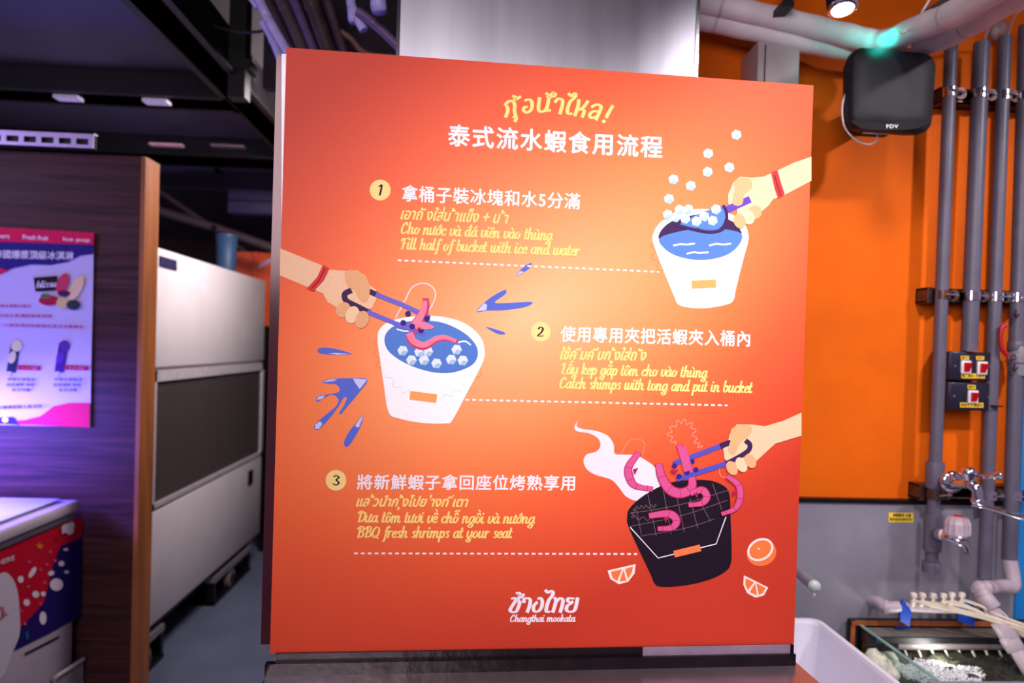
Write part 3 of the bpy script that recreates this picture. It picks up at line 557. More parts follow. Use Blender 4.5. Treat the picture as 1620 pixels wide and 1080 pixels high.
P.line([(500, 262), (545, 282)], 28, DP, False); P.line([(545, 282), (680, 335), (812, 398)], 24, ink('tong_violet', (112, 100, 206)), False)
P.poly([(378, 165), (430, 156), (482, 187), (507, 235), (500, 300), (480, 322), (452, 305), (430, 262), (390, 235)], SK2); P.ell(370, 360, 36, 42, SK2, .5); P.ell(417, 385, 34, 46, SK3, .4); P.ell(467, 410, 34, 46, SK2, .35)
P.poly([(265, 125), (298, 145), (270, 205), (215, 265), (180, 250), (235, 190)], RB, False); P.line([(275, 145), (245, 205), (205, 250)], 4, dk); part(P, 'printed_hand_and_tongs')
P = Print(mpB, A2); P.k = 17
P.line([(797, 308), (790, 365), (740, 445)], 56, PKD, True, True, 1, lambda u: .55+.5*u); P.line([(793, 318), (782, 370), (740, 438)], 42, PK, True, True, 1, lambda u: .5+.5*u); P.poly([(770, 420), (830, 440), (835, 455), (790, 462), (765, 455)], PK)
for x, y in ((705, 380), (680, 427), (727, 446), (772, 466), (803, 405)): P.ell(x, y, 15, 15, ink('tooth_indigo', (52, 34, 128)), 0, False)
part(P, 'printed_shrimp')
P = Print(mpB, A2)
for i, g in enumerate(([(1342, 115), (1338, 140), (1305, 165), (1265, 187), (1295, 145)], [(1058, 368), (1120, 305), (1200, 258), (1215, 266), (1205, 282), (1155, 320), (1200, 325), (1335, 318), (1345, 330), (1300, 348), (1200, 362), (1120, 364)], [(1107, 447), (1150, 458), (1202, 475), (1205, 486), (1175, 486), (1140, 470)], [(235, 572), (258, 555), (330, 562), (415, 588), (340, 592), (260, 588)],
     [(258, 735), (300, 718), (400, 713), (495, 720), (450, 790), (400, 850), (360, 898), (350, 893), (375, 850), (388, 815), (372, 815), (345, 860), (300, 920), (245, 978), (222, 978), (222, 955), (270, 910), (330, 860), (345, 825), (320, 800), (290, 805), (240, 835), (230, 825), (240, 808), (300, 795), (345, 785), (350, 765), (330, 745), (290, 742)], [(475, 905), (452, 980), (402, 1060), (378, 1066), (375, 1040), (400, 990), (440, 940)])):
    P.k = 2; P.poly(g, SPL, True); part(P, 'printed_splash'); P = Print(mpB, A2)
P.k = 3
for g in ([(1058, 368), (1100, 325), (1115, 335), (1110, 362)], [(410, 588), (330, 582), (290, 585), (340, 591)], [(495, 720), (420, 714), (430, 735), (455, 770)], [(475, 905), (455, 925), (430, 960), (450, 970)], [(224, 977), (224, 955), (250, 935), (262, 950), (245, 975)], [(258, 735), (300, 720), (340, 718), (320, 728)], [(1265, 187), (1285, 160), (1305, 163)], [(232, 826), (240, 810), (275, 803), (262, 820)]): P = Print(mpB, A2); P.k = 3.5; P.poly(g, SPL2, False, False); part(P, 'splash_highlight')
# grill bucket
P = Print(mpB, A3)
P.poly([(80, 88), (76, 115), (110, 130), (180, 140), (240, 165), (272, 210), (278, 260), (320, 266), (390, 270), (450, 300), (500, 345), (520, 430), (470, 480), (400, 512), (340, 490), (300, 440), (260, 400), (180, 375), (130, 345), (112, 300), (130, 265), (180, 250), (202, 220), (190, 180), (140, 152), (80, 142), (63, 120)], ink('smoke_lilac', (232, 218, 240))); part(P, 'printed_smoke')
P = Print(mpB, A3); P.k = 4; BK = ink('grill_black', (30, 18, 34)); GR = ink('grill_line', (120, 88, 96))
P.poly([(345, 600), (360, 550), (440, 480), (560, 420), (680, 402), (790, 405), (868, 438), (893, 490), (897, 600), (902, 730), (900, 840), (870, 890), (780, 935), (650, 965), (530, 972), (492, 955), (470, 905), (410, 780), (352, 650)], BK)
P.k += 1
for g in ([(360, 580), (620, 535), (890, 455)], [(360, 650), (640, 590), (880, 510)], [(420, 700), (650, 660), (810, 610)], [(455, 475), (500, 700)], [(535, 440), (580, 690)], [(612, 500), (650, 680)], [(680, 500), (722, 660)], [(745, 540), (790, 620)], [(800, 420), (850, 560)], [(395, 560), (420, 690)]): P.line(g, 3, GR, True, False)
squig(P, [(385, 550), (440, 545), (500, 540)], 9, 5, 3, GR); squig(P, [(385, 560), (380, 600), (480, 610)], 9, 5, 3, GR)
P.line([(362, 655), (510, 818), (820, 743), (872, 600)], 5, wt, False); P.line([(606, 795), (726, 766)], 36, ink('grill_handle', (240, 120, 72)), False); part(P, 'printed_grill')
P = Print(mpB, A3); P.k = 8; SP, SPD = ink('cooked_pink', (206, 82, 140)), ink('cooked_red', (172, 30, 70)); CR = ink('crease', (230, 150, 190))
for g, w_ in (([(402, 262), (352, 335), (362, 400), (395, 435), (475, 450)], 44), ([(515, 325), (530, 385), (570, 450), (630, 472), (690, 440), (680, 350), (625, 222)], 56), ([(690, 470), (745, 455), (770, 490), (745, 525), (680, 535)], 42), ([(470, 592), (570, 582), (608, 618), (585, 655), (515, 662)], 44), ([(885, 385), (940, 430), (948, 500), (920, 555), (855, 582)], 38)):
    tpr = lambda u: .72+.36*math.sin(math.pi*min(1, u*1.15))-.1*u; P.line(g, w_, SPD, True, True, 1, tpr); P.line(g, w_*.8, SP, True, True, 1, tpr)
    q = catmull([Vector((*p, 0)) for p in g], False, 6)
    for k in (6, 12, 18, 22):
        if k < len(q)-1: dd = (q[k+1]-q[k]).normalized(); P.line([(q[k].x-dd.y*w_*.38, q[k].y+dd.x*w_*.38), (q[k].x+dd.y*w_*.38, q[k].y-dd.x*w_*.38)], 2.5, SPD, False, k == 6)
for g in ([(375, 345), (405, 335), (385, 375)], [(700, 475), (720, 465), (722, 500)], [(540, 600), (565, 600), (550, 632)], [(570, 350), (620, 345), (600, 375)], [(905, 460), (930, 470), (910, 490)]): P.poly(g, SPD, False, False)
part(P, 'printed_shrimp')
P = Print(mpB, A3); P.k = 13; TV = ink('tong_blue', (84, 78, 178))
P.poly([(1276, 42), (1180, 85), (1080, 115), (1020, 106), (930, 105), (895, 150), (882, 200), (858, 235), (865, 290), (900, 312), (950, 345), (1035, 300), (1100, 240), (1135, 208), (1276, 165)], SK, False)
P.line([(600, 312), (850, 218)], 27, TV, False); P.line([(850, 218), (890, 203)], 30, DP, False)
P.line([(618, 396), (880, 312)], 27, TV, False); P.line([(880, 312), (960, 268), (995, 240), (1000, 212), (982, 195)], 26, DP)
P.poly([(900, 132), (950, 108), (1010, 120), (1000, 160), (950, 200), (925, 255), (900, 262), (885, 235), (900, 180)], SK2); P.ell(905, 338, 28, 40, SK2, -.5); P.ell(955, 320, 28, 42, SK3, -.5); P.ell(1003, 300, 28, 40, SK2, -.5)
for x, y in ((692, 302), (712, 347), (665, 362), (622, 382), (598, 326)): P.ell(x, y, 14, 14, ink('tooth_indigo', (52, 34, 128)), 0, False)
P.k = 22; P.line([(640, 240), (655, 290), (668, 340)], 46, SP, True); part(P, 'printed_hand_and_tongs')
P = Print(mpB, A3); P.k = 2; WL = ink('pale_pink_line', (240, 150, 130))
squig(P, [(600, 210), (570, 150), (625, 90), (690, 110), (710, 190), (740, 230)], 12, 10, 4, WL); P.k = 6; P.line([(310, 265), (355, 195), (400, 183), (438, 208), (425, 265)], 3.5, WL); P.line([(880, 305), (840, 330), (845, 380), (880, 390)], 3.5, WL); part(P, 'printed_line_work')
OR_, ORL = ink('orange_fruit', (236, 122, 62)), ink('orange_rim', (246, 224, 220))
P = Print(mpB, A3); P.ell(1062, 790, 80, 70, OR_, -.3); P.ell(1056, 773, 73, 58, ORL, -.5); P.ell(1056, 773, 62, 46, OR_, -.5); P.line([(1044, 765), (1052, 772)], 6, ORL, False); part(P, 'printed_orange_slice')
P = Print(mpB, A3); P.poly([(390, 850), (240, 885), (255, 930), (300, 958), (350, 945), (385, 900)], ORL, False)
for g in ([(318, 878), (258, 892), (268, 925), (292, 940)], [(326, 880), (304, 943), (340, 940)], [(334, 876), (376, 864), (370, 895), (350, 930)]): P.poly(g, OR_, False, False if g[0][0] != 318 else True)
part(P, 'printed_orange_slice')
P = Print(mpB, A3); P.poly([(968, 910), (1098, 975), (1075, 1018), (1030, 1030), (985, 1005), (965, 960)], ORL, False)
for g in ([(1022, 948), (978, 925), (976, 960), (990, 990)], [(1028, 952), (1000, 1000), (1038, 1018)], [(1034, 952), (1084, 978), (1070, 1004), (1048, 1016)]): P.poly(g, OR_, False, False if g[0][0] != 1022 else True)
part(P, 'printed_orange_slice')
# counter under board
ct = mat('polished_counter_steel', (178, 160, 170), .24, .85, .12, 14, .05)
mB = (BL+BR)/2; nf = NB.copy(); nf.z = 0; nf.normalize(); sx = Vector((-nf.y, nf.x, 0)); 
if sx.x < 0: sx = -sx
cz = BL.z-.028
t2 = thing('steel_counter', 'polished steel counter top carrying the orange board', 'counter', (mB.x, mB.y, 0))
def cb(a0, a1, f0, f1, z0_, z1_, m, bb=None):
    bb = bb or MB(); p = []
    for u, f in ((a0, f0), (a1, f0), (a1, f1), (a0, f1)): p.append(mB+sx*u+nf*f)
    bb.quadbox([Vector((q_.x, q_.y, z0_)) for q_ in p], [Vector((q_.x, q_.y, z1_)) for q_ in p], m); return bb
hw = (BR-BL).length/2
b = cb(-hw-.004, hw+.006, -.2, .30, cz-.03, cz-.004, ct); fin(b, 'counter_top', t2)
b = cb(-hw+.02, hw-.02, -.19, .26, .0, cz-.03, ct); fin(b, 'counter_base', t2)
b = MB(); lip = [mB-sx*(hw+.004)+nf*.30, mB+sx*(hw+.006)+nf*.30]
b.tube([Vector((p.x, p.y, cz-.012)) for p in lip], .010, ct, 10); fin(b, 'rolled_edge', t2)
b = cb(-hw+.01, hw-.002, -.015, .004, cz-.004, BL.z+.002, mat('black_glossy_tape', (20, 12, 16), .25, 0, .3, 30, .4)); cb(-hw-.005, hw-.002, .0, .012, cz-.006, cz+.016, MATS['black_glossy_tape'], b)
tag(fin(b, 'tape_strip'), 'black glossy tape strip sealing the bottom edge of the orange board', 'tape')
b = cb(hw-.28, hw-.01, .004, .006, cz+.014, BL.z+.003, mat('clear_tape', (150, 130, 150), .2, .2)); tag(fin(b, 'clear_tape'), 'short greyish clear tape over the right end of black tape', 'tape')
# ================================================================== DUCT behind the board
yd = 1.45; dl, dr = at(630, 40, yd).x, at(1103, 60, yd).x
t = thing('exhaust_duct', 'brushed stainless exhaust duct rising behind the orange board', 'duct', ((dl+dr)/2, yd+.2, 1.2))
b = MB(); b.box((dl, yd, 0), (dr, yd+.38, 3.59), M_STEEL); fin(b, 'duct_sheet', t)
b = MB(); b.box((dl-.003, yd-.003, 1.2), (dl+.004, yd+.002, 3.59), M_CHROME); b.box((dr-.004, yd-.003, 1.2), (dr+.003, yd+.002, 3.59), M_CHROME); fin(b, 'folded_seam', t)
b = MB(); 
for x in (dl+.02, dr-.02):
    b.lathe((x, yd, 2.02), (0, -1, 0), [(0, .005), (.003, .004)], M_CHROME, 10)
fin(b, 'rivets', t)
# ================================================================== OVERHEAD PIPES centre
def pipe(name, pts, Y, r, m, label, cat, dY=0, n=12, group=None, rings=()):
    P = [at(p[0], p[1], Y+(dY*i/(len(pts)-1) if len(pts) > 1 else 0)) for i, p in enumerate(pts)]
    if 'pipe' in name and pts[0][1] < 0 and Y > 1.8: d_ = (P[0]-P[1]); P = [P[0]+d_*((3.602-P[0].z)/d_.z)]+P if d_.z > .004 and abs(d_.x/d_.z) < 3 else P
    q = catmull(P, False, 6) if len(P) > 2 else [P[0], P[0].lerp(P[1], .5), P[1]]
    t = thing(name, label, cat, q[0], group); b = MB(); b.tube(q, r, m, n); fin(b, 'pipe_run', t)
    for u in rings:
        i = min(int(u*(len(q)-1)), len(q)-2); c = q[i].lerp(q[i+1], .5); dd = (q[i+1]-q[i]).normalized()
        b = MB(); b.tube([c-dd*r*.5, c, c+dd*r*.5], [r*1.04, r*1.13, r*1.04], m, n); fin(b, 'collar', t)
    return t
vio = mat('pale_violet_pipe', (170, 160, 215), .35); dkp = mat('dark_brown_pipe', (72, 52, 58), .5, 0, .3, 12); dpu = mat('dim_purple_pipe', (96, 72, 112), .4)
pipe('overhead_pipe', [(398, -25), (425, 30), (462, 95)], 2.1, .014, vio, 'pale violet pipe slanting down to the top left corner of the orange board', 'pipe', 0, rings=(.3,))
pipe('overhead_pipe', [(418, 35), (432, 60), (448, 100)], 2.2, .016, vio, 'short pale violet pipe just left of the slanting violet pipe', 'pipe', rings=(.5,))
pipe('overhead_pipe', [(386, -12), (396, -2), (407, 12)], 2.15, .007, vio, 'thin bright violet pipe end at top edge left of board', 'pipe')
for k, (xa_, xb_, r, m_, lab) in enumerate(((440, 485, .020, dkp, 'dark brown pipe right beside the violet slanting pipe'), (462, 500, .015, dpu, 'dim purple pipe, second right of the violet slanting pipe'), (490, 522, .026, dkp, 'thick dark brown pipe in the middle of the overhead bundle'), (518, 545, .016, dkp, 'thin dark brown pipe at the right of the overhead bundle'), (415, 470, .02, dkp, 'dark pipe just behind the violet slanting pipe'))):
    pipe('overhead_pipe', [(xa_-15, -40), ((xa_+xb_)/2-6, 25), (xb_+8, 110)], 2.35+.05*k, r, m_, lab, 'pipe', rings=(.45,))
pipe('overhead_pipe', [(552, -20), (556, 8), (566, 30), (576, 48)], 1.95, .013, vio, 'violet pipe stub bending down left of the steel duct', 'pipe', rings=(.4,))
pipe('overhead_pipe', [(566, 18), (585, 32), (608, 52), (640, 84)], 1.93, .013, dpu, 'purple pipe running diagonally into the steel duct', 'pipe', rings=(.4,))
pipe('overhead_pipe', [(596, -40), (598, -10), (598, 14)], 1.85, .020, vio, 'thick violet pipe end hanging beside the steel duct', 'pipe', rings=(.7,))
b = MB(); p0, p1 = at(420, -60, 2.8), at(660, 150, 2.8); b.box((p0.x, 2.8, p1.z), (p1.x, 2.85, 3.59), mat('dark_mottled_board', (34, 24, 24), .8, 0, .5, 8)); struct(fin(b, 'wall_backing'))  # dark mottled board behind the overhead pipes
b = MB(); P0 = [at(x, y, 2.5) for x, y in ((540, 50), (556, 62), (580, 85), (630, 90))]; b.tube(catmull(P0), .01, mat('dim_pink_cable', (130, 90, 90), .5), 8); tag(fin(b, 'cable'), 'dim pinkish cable curling low behind the board top edge', 'cable')
# ================================================================== RIGHT WALL OBJECTS
# wrapped pipes
YA = 1.72
def wrap(name, pts, r, label, Ys):
    P = [at(p[0], p[1], y) for p, y in zip(pts, Ys)]; q = catmull(P, False, 10)
    t = thing(name, label, 'pipe', q[0]); b = MB(); b.tube(q, [r*(1+.03*math.sin(i*1.1)) for i in range(len(q))], M_WRAP, 16); fin(b, 'pipe_sleeve', t)
    for i in range(9, len(q)-2, 16):
        dd = (q[i+1]-q[i]).normalized(); b = MB(); b.tube([q[i]-dd*.006, q[i], q[i]+dd*.006], [r*1.0, r*.93, r*1.0], MATS['white_pipe_wrap'], 16); b.tube([q[i]-dd*.004, q[i]+dd*.004], [r*1.015, r*1.015], mat('binding_tape', (196, 178, 186), .5), 16); fin(b, 'binding', t)
wrap('insulated_pipe', [(1060, -4), (1150, 12), (1250, 34), (1340, 56), (1395, 66), (1450, 45), (1530, 10), (1720, -110)], .029, 'upper white-wrapped insulated pipe bending up at the corner', (1.82, 1.8, 1.78, 1.76, 1.72, 1.6, 1.45, 1.15))
wrap('insulated_pipe', [(1060, 22), (1140, 38), (1240, 60), (1320, 76), (1400, 84), (1480, 66), (1560, 25), (1740, -90)], .026, 'lower white-wrapped insulated pipe passing behind the black speaker', (1.84, 1.83, 1.81, 1.80, 1.78, 1.66, 1.5, 1.2))
for (pts, r, lab) in (([(1425, 48), (1475, 18), (1540, -22)], .013, 'dark green-grey pipe above the white wrapped pipes, left one'), ([(1450, 50), (1510, 14), (1580, -25)], .014, 'dark green-grey pipe above the white wrapped pipes, right one')):
    pipe('green_pipe', pts, 1.72, r, mat('green_grey_pipe', (78, 84, 76), .5), lab, 'pipe', -.25, rings=(.4,))
pipe('hanging_wire', [(1470, 0), (1455, 25), (1440, 46), (1424, 52)], 1.6, .003, M_WRAP, 'thin pale wire hanging from ceiling above the black speaker', 'wire', n=6)
b = MB(); P0 = [at(1439, 55, 1.68), at(1439, 75, 1.68)]; b.tube([P0[0], P0[0].lerp(P0[1], .5), P0[1]], .005, M_CHROME, 8); tag(fin(b, 'hook_rod'), 'short teal-lit hanging rod just above the black speaker', 'rod')
b = MB(); a0, a1 = at(1050, 45, 1.88), at(1345, 92, 1.88); b.tube(catmull([at(1100, 40, 1.87), at(1200, 60, 1.87), at(1290, 76, 1.86), at(1345, 90, 1.85), at(1400, 96, 1.85)]), .010, M_BLACK, 8); tag(fin(b, 'black_hose'), 'black hose running under the white wrapped pipes', 'hose')
for k, (px_, lab) in enumerate(((1232, 'black strap holding the white wrapped pipes near the ceiling'),)):
    b = MB(); p = at(px_, 0, 1.76); b.box((p.x-.010, 1.70, p.z-.03), (p.x+.010, 1.715, 3.59), M_BLACK); b.box((p.x-.014, 1.70, p.z-.045), (p.x+.014, 1.79, p.z-.03), M_BLACK); tag(fin(b, 'pipe_strap'), lab, 'strap')
# metal trunking
t = thing('metal_trunking', 'pale metal trunking box on the orange wall behind board corner', 'trunking', at(1226, 130, 1.9))
p0, p1 = at(1200, 64, 1.80), at(1251, 480, 1.80); b = MB(); b.bevbox((p0.x, 1.80, p1.z), (p1.x, YW-.002, at(1226, 66, 1.8).z), mat('galvanised', (176, 158, 160), .45, .35, .08, 10), .002); fin(b, 'trunk_body', t)
b = MB(); b.box((p0.x+.018, 1.797, p1.z), (p0.x+.020, 1.801, p0.z-.01), M_DARK); fin(b, 'lid_seam', t)
# speaker
t = thing('wall_speaker', 'black rounded wall speaker with white logo hanging on the orange wall', 'speaker', at(1412, 208, 1.70))
ys = 1.66; c = at(1415, 141, ys); W, H = .108, .100; spk = mat('speaker_cloth', (24, 22, 30), .62, 0, .12, 90, .1)
def rrect(w, h, r, n=8, z=0, tp=0):
    out = []
    for cx, cy, a0 in ((w-r, h-r, 0), (-w+r, h-r, 90), (-w+r, -h+r, 180), (w-r, -h+r, 270)):
        for i in range(n+1):
            a = math.radians(a0+90*i/n); x = cx+r*math.cos(a); y = cy+r*math.sin(a); out.append((x*(1+tp*y/h), y))
    return out
b = MB(); n = None; rings_ = []
for (sc_, yy) in ((.74, ys+.09), (.90, ys+.06), (.985, ys+.03), (.985, ys+.01), (.93, ys), (.6, ys-.006), (.01, ys-.008)):
    rings_.append([Vector((c.x+x*sc_, yy, c.z+z*sc_-.03*x)) for x, z in rrect(W, H, .034, tp=.03)])
n = len(rings_[0]); vs = [v for r in rings_ for v in r]
b.add(vs, [(i*n+k, i*n+(k+1) % n, (i+1)*n+(k+1) % n, (i+1)*n+k) for i in range(len(rings_)-1) for k in range(n)], spk, True); b.add(rings_[0], [list(range(n))], M_BLACK)
fin(b, 'housing', t)
mpS = lambda x, y, k: at(x, y, ys-.008-k*.0006)
P = Print(mpS); P.k = 1; P.poly([(1350, 190), (1400, 194.5), (1468, 189), (1464, 198), (1438, 205), (1375, 205), (1356, 199)], mat('gloss_black_band', (9, 8, 11), .6, spec=.2), True); o = fin(P.mb, 'lower_band', t)
P = Print(mpS); P.k = 3; P.text('FDV', (1402.5, 202.5), (1421, 202.5), 5.5, wt, .02, 1.1, lean=0); fin(P.mb, 'lettering', t)
b = MB(); b.box((c.x+.02, ys+.08, c.z-.03), (c.x+.06, YW-.002, c.z+.03), M_DARK); b.box((c.x+.06, YW-.012, c.z-.03), (c.x+.14, YW-.001, c.z+.06), M_DARK); fin(b, 'wall_bracket', t)
pipe('speaker_cable', [(1345, 130), (1333, 165), (1336, 200), (1355, 222), (1375, 228), (1387, 222), (1388, 212)], 1.70, .0024, M_WRAP, 'thin white cable looping under the black speaker', 'cable', n=6)
lt = lamp('POINT', at(1402, 60, 1.66), None, .34, (.0, 1, .75), .02); lt.data.use_shadow = True
tl = at(1402, 60, 1.66)
b = MB(); b.lathe(at(1404, 71, 1.705), (0, 0, 1), [(0, .012), (.004, .012), (.006, .009)], mat('teal_indicator', (0, 235, 190), .4, emis=3), 14); tag(fin(b, 'indicator_light'), 'small teal glowing lamp on top of the black speaker', 'lamp')
# downlight
yl = 1.42; p = at(1333, 14, yl)
t = thing('ceiling_downlight', 'black cylindrical downlight with bright lens above the black speaker', 'light', p)
axd = Vector((0, -.22, -1)).normalized()
b = MB(); b._lathe(p, -axd, [(0, .022), (0, .030), (.10, .030), (.102, .02), (.102, 0)], M_BLACK, 24); fin(b, 'lamp_housing', t)
b = MB(); b._lathe(p, -axd, [(-.002, .0), (-.002, .022), (-.004, .026), (.0, .030), (.004, .031)], M_CHROME, 24); fin(b, 'chrome_rim', t)
b = MB(); b._lathe(p+axd*.003, axd, [(0, .022), (.001, 0.0)], mat('lit_lens', (255, 250, 255), .4, emis=14), 24); fin(b, 'lens', t)
b = MB(); b.tube([p-axd*.1, p-axd*.1+Vector((0, 0, .2)), Vector((p.x, p.y+.022, 3.59))], .006, M_BLACK, 8); fin(b, 'stem', t)
lamp('SPOT', p+axd*.01, p+axd, 10, (1, .95, 1), .02, .6, 110)
# struts
YS = 1.87
def strut(x0, x1, y, label, xs):
    z = at((x0+x1)/2, y, YS).z; a_, b_ = at(x0, y, YS).x, at(x1, y, YS).x
    t = thing('strut_channel', label, 'bracket', ((a_+b_)/2, YS, z))
    b = MB(); b.box((a_, YS, z-.020), (b_, YW-.001, z-.016), M_DARK); b.box((a_, YS, z+.016), (b_, YW-.001, z+.020), M_BROWNMETAL); b.box((a_, YW-.006, z-.02), (b_, YW-.001, z+.02), M_DARK)
    b.box((a_, YS, z-.020), (b_, YS+.003, z-.012), M_BROWNMETAL); b.box((a_, YS, z+.012), (b_, YS+.003, z+.020), M_BROWNMETAL); b.box((a_, YS-.004, z-.022), (a_+.014, YW-.002, z+.022), M_BROWNMETAL); fin(b, 'channel', t)
    for x, r in xs:
        p = at(x, y, YS-.02); p.z = z; b = MB(); b.tube([p+Vector((0, 0, -.012)), p+Vector((0, 0, .012))], [r+.0025]*2, M_CHROME if x > 1500 else M_BROWNMETAL, 18); b.box((p.x+r, YS-.022, z-.010), (p.x+r+.014, YS-.018, z+.010), M_DARK)
        b.lathe((p.x+r+.016, YS-.018, z), (0, -1, 0), [(0, .016), (.003, .016)], M_BROWNMETAL, 16); b.tube([(p.x-r*.3, YS-.045, z), (p.x+r+.02, YS-.03, z)], .003, M_CHROME, 8); b.lathe((p.x+r+.016, YS-.022, z), (0, -1, 0), [(0, .006), (.006, .006)], M_CHROME, 6)
        fin(b, 'pipe_clamp', t)
R1, R2, R3, R4 = .0165, .0205, .0165, .019
strut(1486, 1660, 155, 'dark strut channel with pipe clamps near the top of the grey pipes', ((1502, R1), (1549, R2), (1588, R3), (1621, R4)))
strut(1466, 1660, 470, 'brown strut channel with pipe clamps just above the switches', ((1491, R1), (1536, R2), (1575, R3), (1609, R4)))
strut(1454, 1612, 780, 'brown strut channel along the top of the steel splash', ((1479, R1+.003), (1565, R3), (1603, R4)))
YQ = YS-.02
def gp(px0, py0, py1, r, label, px1, couplings=()):
    a_ = at(px0, py0, YQ); z1_ = at(px1, py1, YQ).z; p2 = at(px1, py1, YQ)
    t = thing('grey_pipe', label, 'pipe', p2, 'grey pipes on the orange wall'); b = MB(); b.tube([a_, a_.lerp(p2, .5), p2], r, M_PVC, 18); fin(b, 'pipe_run', t)
    for (ya, yb, k) in couplings:
        f = lambda y: a_.lerp(p2, (y-py0)/(py1-py0)); A_, B_ = f(ya), f(yb); b = MB(); b.tube([A_, A_.lerp(B_, .04), A_.lerp(B_, .96), B_], [r*k*.97, r*k, r*k, r*k*.97], M_PVC, 18); fin(b, 'coupling', t)
    return t
tp1 = gp(1505, 60, 905, R1, 'grey pipe left of the switches carrying both taps', 1473, ((729, 770, 1.42), (812, 870, 1.42), (888, 904, 1.42)))
tp2 = gp(1553, 68, 555, R2, 'thick grey pipe ending above the red switches', 1533)
tp3 = gp(1590, 58, 915, R3, 'grey pipe just right of the switch boxes', 1557)
tp4 = gp(1624, 40, 885, R4, 'grey pipe with red-lever ball valve at the right edge', 1597, ((538, 552, 1.15),))
t4 = tp4
pv = at(1613, 565, YQ); b = MB(); pvm = mat('valve_grey', (128, 122, 132), .4)
b.tube([pv+Vector((0, 0, .03)), pv+Vector((0, 0, .012)), pv-Vector((0, 0, .012)), pv-Vector((0, 0, .05))], [.027, .030, .030, .024], pvm, 18); b.tube([pv-Vector((0, 0, .010)), pv-Vector((0, 0, .014))], [.034, .034], pvm, 18); b.tube([pv, pv+Vector((-.035, -.02, 0))], .008, M_CHROME, 10); fin(b, 'valve_body', t4)
b = MB(); g = [at(x, y, YQ-.03) for x, y in ((1591, 514), (1584, 520), (1583, 545), (1588, 556), (1594, 562))]; b.tube(catmull(g), [.006]*25, mat('red_lever', (170, 18, 30), .35), 8); b.tube([g[-1], g[-1]+Vector((.01, .01, -.008))], .004, M_CHROME, 8); b.build('red_lever', t4)
P = Print(lambda x, y, k: at(x, y, YQ-.030-k*.0005)); P.line([(1605, 575), (1605, 584)], 2.5, dk, False); P.line([(1600, 581), (1605, 587), (1610, 581)], 2.5, dk, False); P.line([(1607, 490), (1607, 500)], 3, dk, False); P.line([(1603, 496), (1607, 503), (1612, 497)], 3, dk, False); fin(P.mb, 'flow_arrows', t4)
# white cables at pipe tops
pipe('white_cable', [(1556, 66), (1567, 40), (1590, 20), (1625, 10)], YQ, .0035, M_WRAP, 'white cable leaving the top of the thick grey pipe', 'cable', -.2, 6)
pipe('white_cable', [(1593, 58), (1600, 35), (1612, 18), (1640, 5)], YQ, .0035, M_WRAP, 'white cable leaving the third grey pipe top', 'cable', -.2, 6)
b = MB(); g = at(1580, 48, YQ+.03)
bm = bmesh.new(); bmesh.ops.create_icosphere(bm, subdivisions=3, radius=.03)
for v in bm.verts: v.co = Vector((v.co.x*.9, v.co.y*.6, v.co.z*1.1))*(1+.15*math.sin(v.co.x*230)*math.sin(v.co.z*190))+g
b.bm(bm, mat('crumpled_bag', (150, 132, 135), .35, alpha=.55), True); tag(fin(b, 'plastic_bag'), 'crumpled translucent plastic bag tucked behind the grey pipe tops', 'bag')
# switch boxes
def plate(c4, label, rockers, notes):
    ysw = 1.845; p = [at(x, y, ysw) for x, y in c4]; t = thing('switch_plate', label, 'switch', (p[2]+p[3])/2, 'switch plates'); 
    b = MB(); b.bevbox((p[0].x, ysw, p[2].z), (p[1].x, YW-.002, p[0].z), mat('grey_backbox', (58, 54, 66), .4, .5), .003); fin(b, 'back_box', t)
    i = .004; b = MB(); b.bevbox((p[0].x+i*.3, ysw-.004, p[2].z+i*.3), (p[1].x-i*.3, ysw, p[0].z-i*.3), mat('dark_steel_plate', (62, 60, 80), .3, .75, .1, 60), .003); fin(b, 'face_plate', t)
    for x in (p[0].x+.015, p[1].x-.010):
        b = MB(); b.lathe((x, ysw-.004, (p[0].z+p[2].z)/2), (0, -1, 0), [(0, .004), (.002, .003)], M_CHROME, 10); fin(b, 'screw', t)
    for (x, y) in rockers:
        q0, q1 = at(x-7.5, y-10, ysw-.004), at(x+7.5, y+11, ysw-.004); b = MB(); b.bevbox((q0.x, ysw-.010, q1.z), (q1.x, ysw-.003, q0.z), mat('switch_white', (228, 215, 220), .4), .002); o = fin(b, 'rocker_frame', t)
        b = MB(); cx_, cz_ = (q0.x+q1.x)/2, (q0.z+q1.z)/2; w2, h2 = .0078, .0125; rd_ = mat('rocker_red', (196, 14, 22), .25)
        A_ = [(cx_-w2, ysw-.010, cz_-h2), (cx_+w2, ysw-.010, cz_-h2), (cx_+w2, ysw-.010, cz_+h2), (cx_-w2, ysw-.010, cz_+h2)]; B_ = [(cx_-w2, ysw-.012, cz_-h2), (cx_+w2, ysw-.012, cz_-h2), (cx_+w2, ysw-.022, cz_+h2), (cx_-w2, ysw-.022, cz_+h2)]
        b.quadbox(A_, B_, rd_); fin(b, 'rocker', o)
    P = Print(lambda x, y, k: at(x, y, ysw-.0045-k*.0003)); yl_ = ink('sticker_yellow', (240, 200, 60))
    for (x0, y0_, x1_, y1_, s) in notes:
        P = Print(lambda x, y, k: at(x, y, ysw-.0045-k*.0003)); P.k = 1; P.poly([(x0, y0_), (x1_, y0_+.5), (x1_, y1_+.5), (x0, y1_)], yl_, False); P.text(s, (x0+1.2, y1_-1.2), (x1_-1.2, y1_-.8), y1_-y0_-2.4, dk, .01, lean=0)
        fin(P.mb, 'yellow_sticker', t)
plate([(1502, 555.5), (1571, 557), (1569.5, 603), (1500, 601)], 'upper dark switch plate with two red rocker switches', ((1527, 580), (1552.5, 581.5)), ((1520, 562.5, 1533, 568.5, '鐵夾'), (1544.5, 563, 1557, 569, '過夾'), (1521, 590.5, 1558, 598, '動心機柱 水管高')))
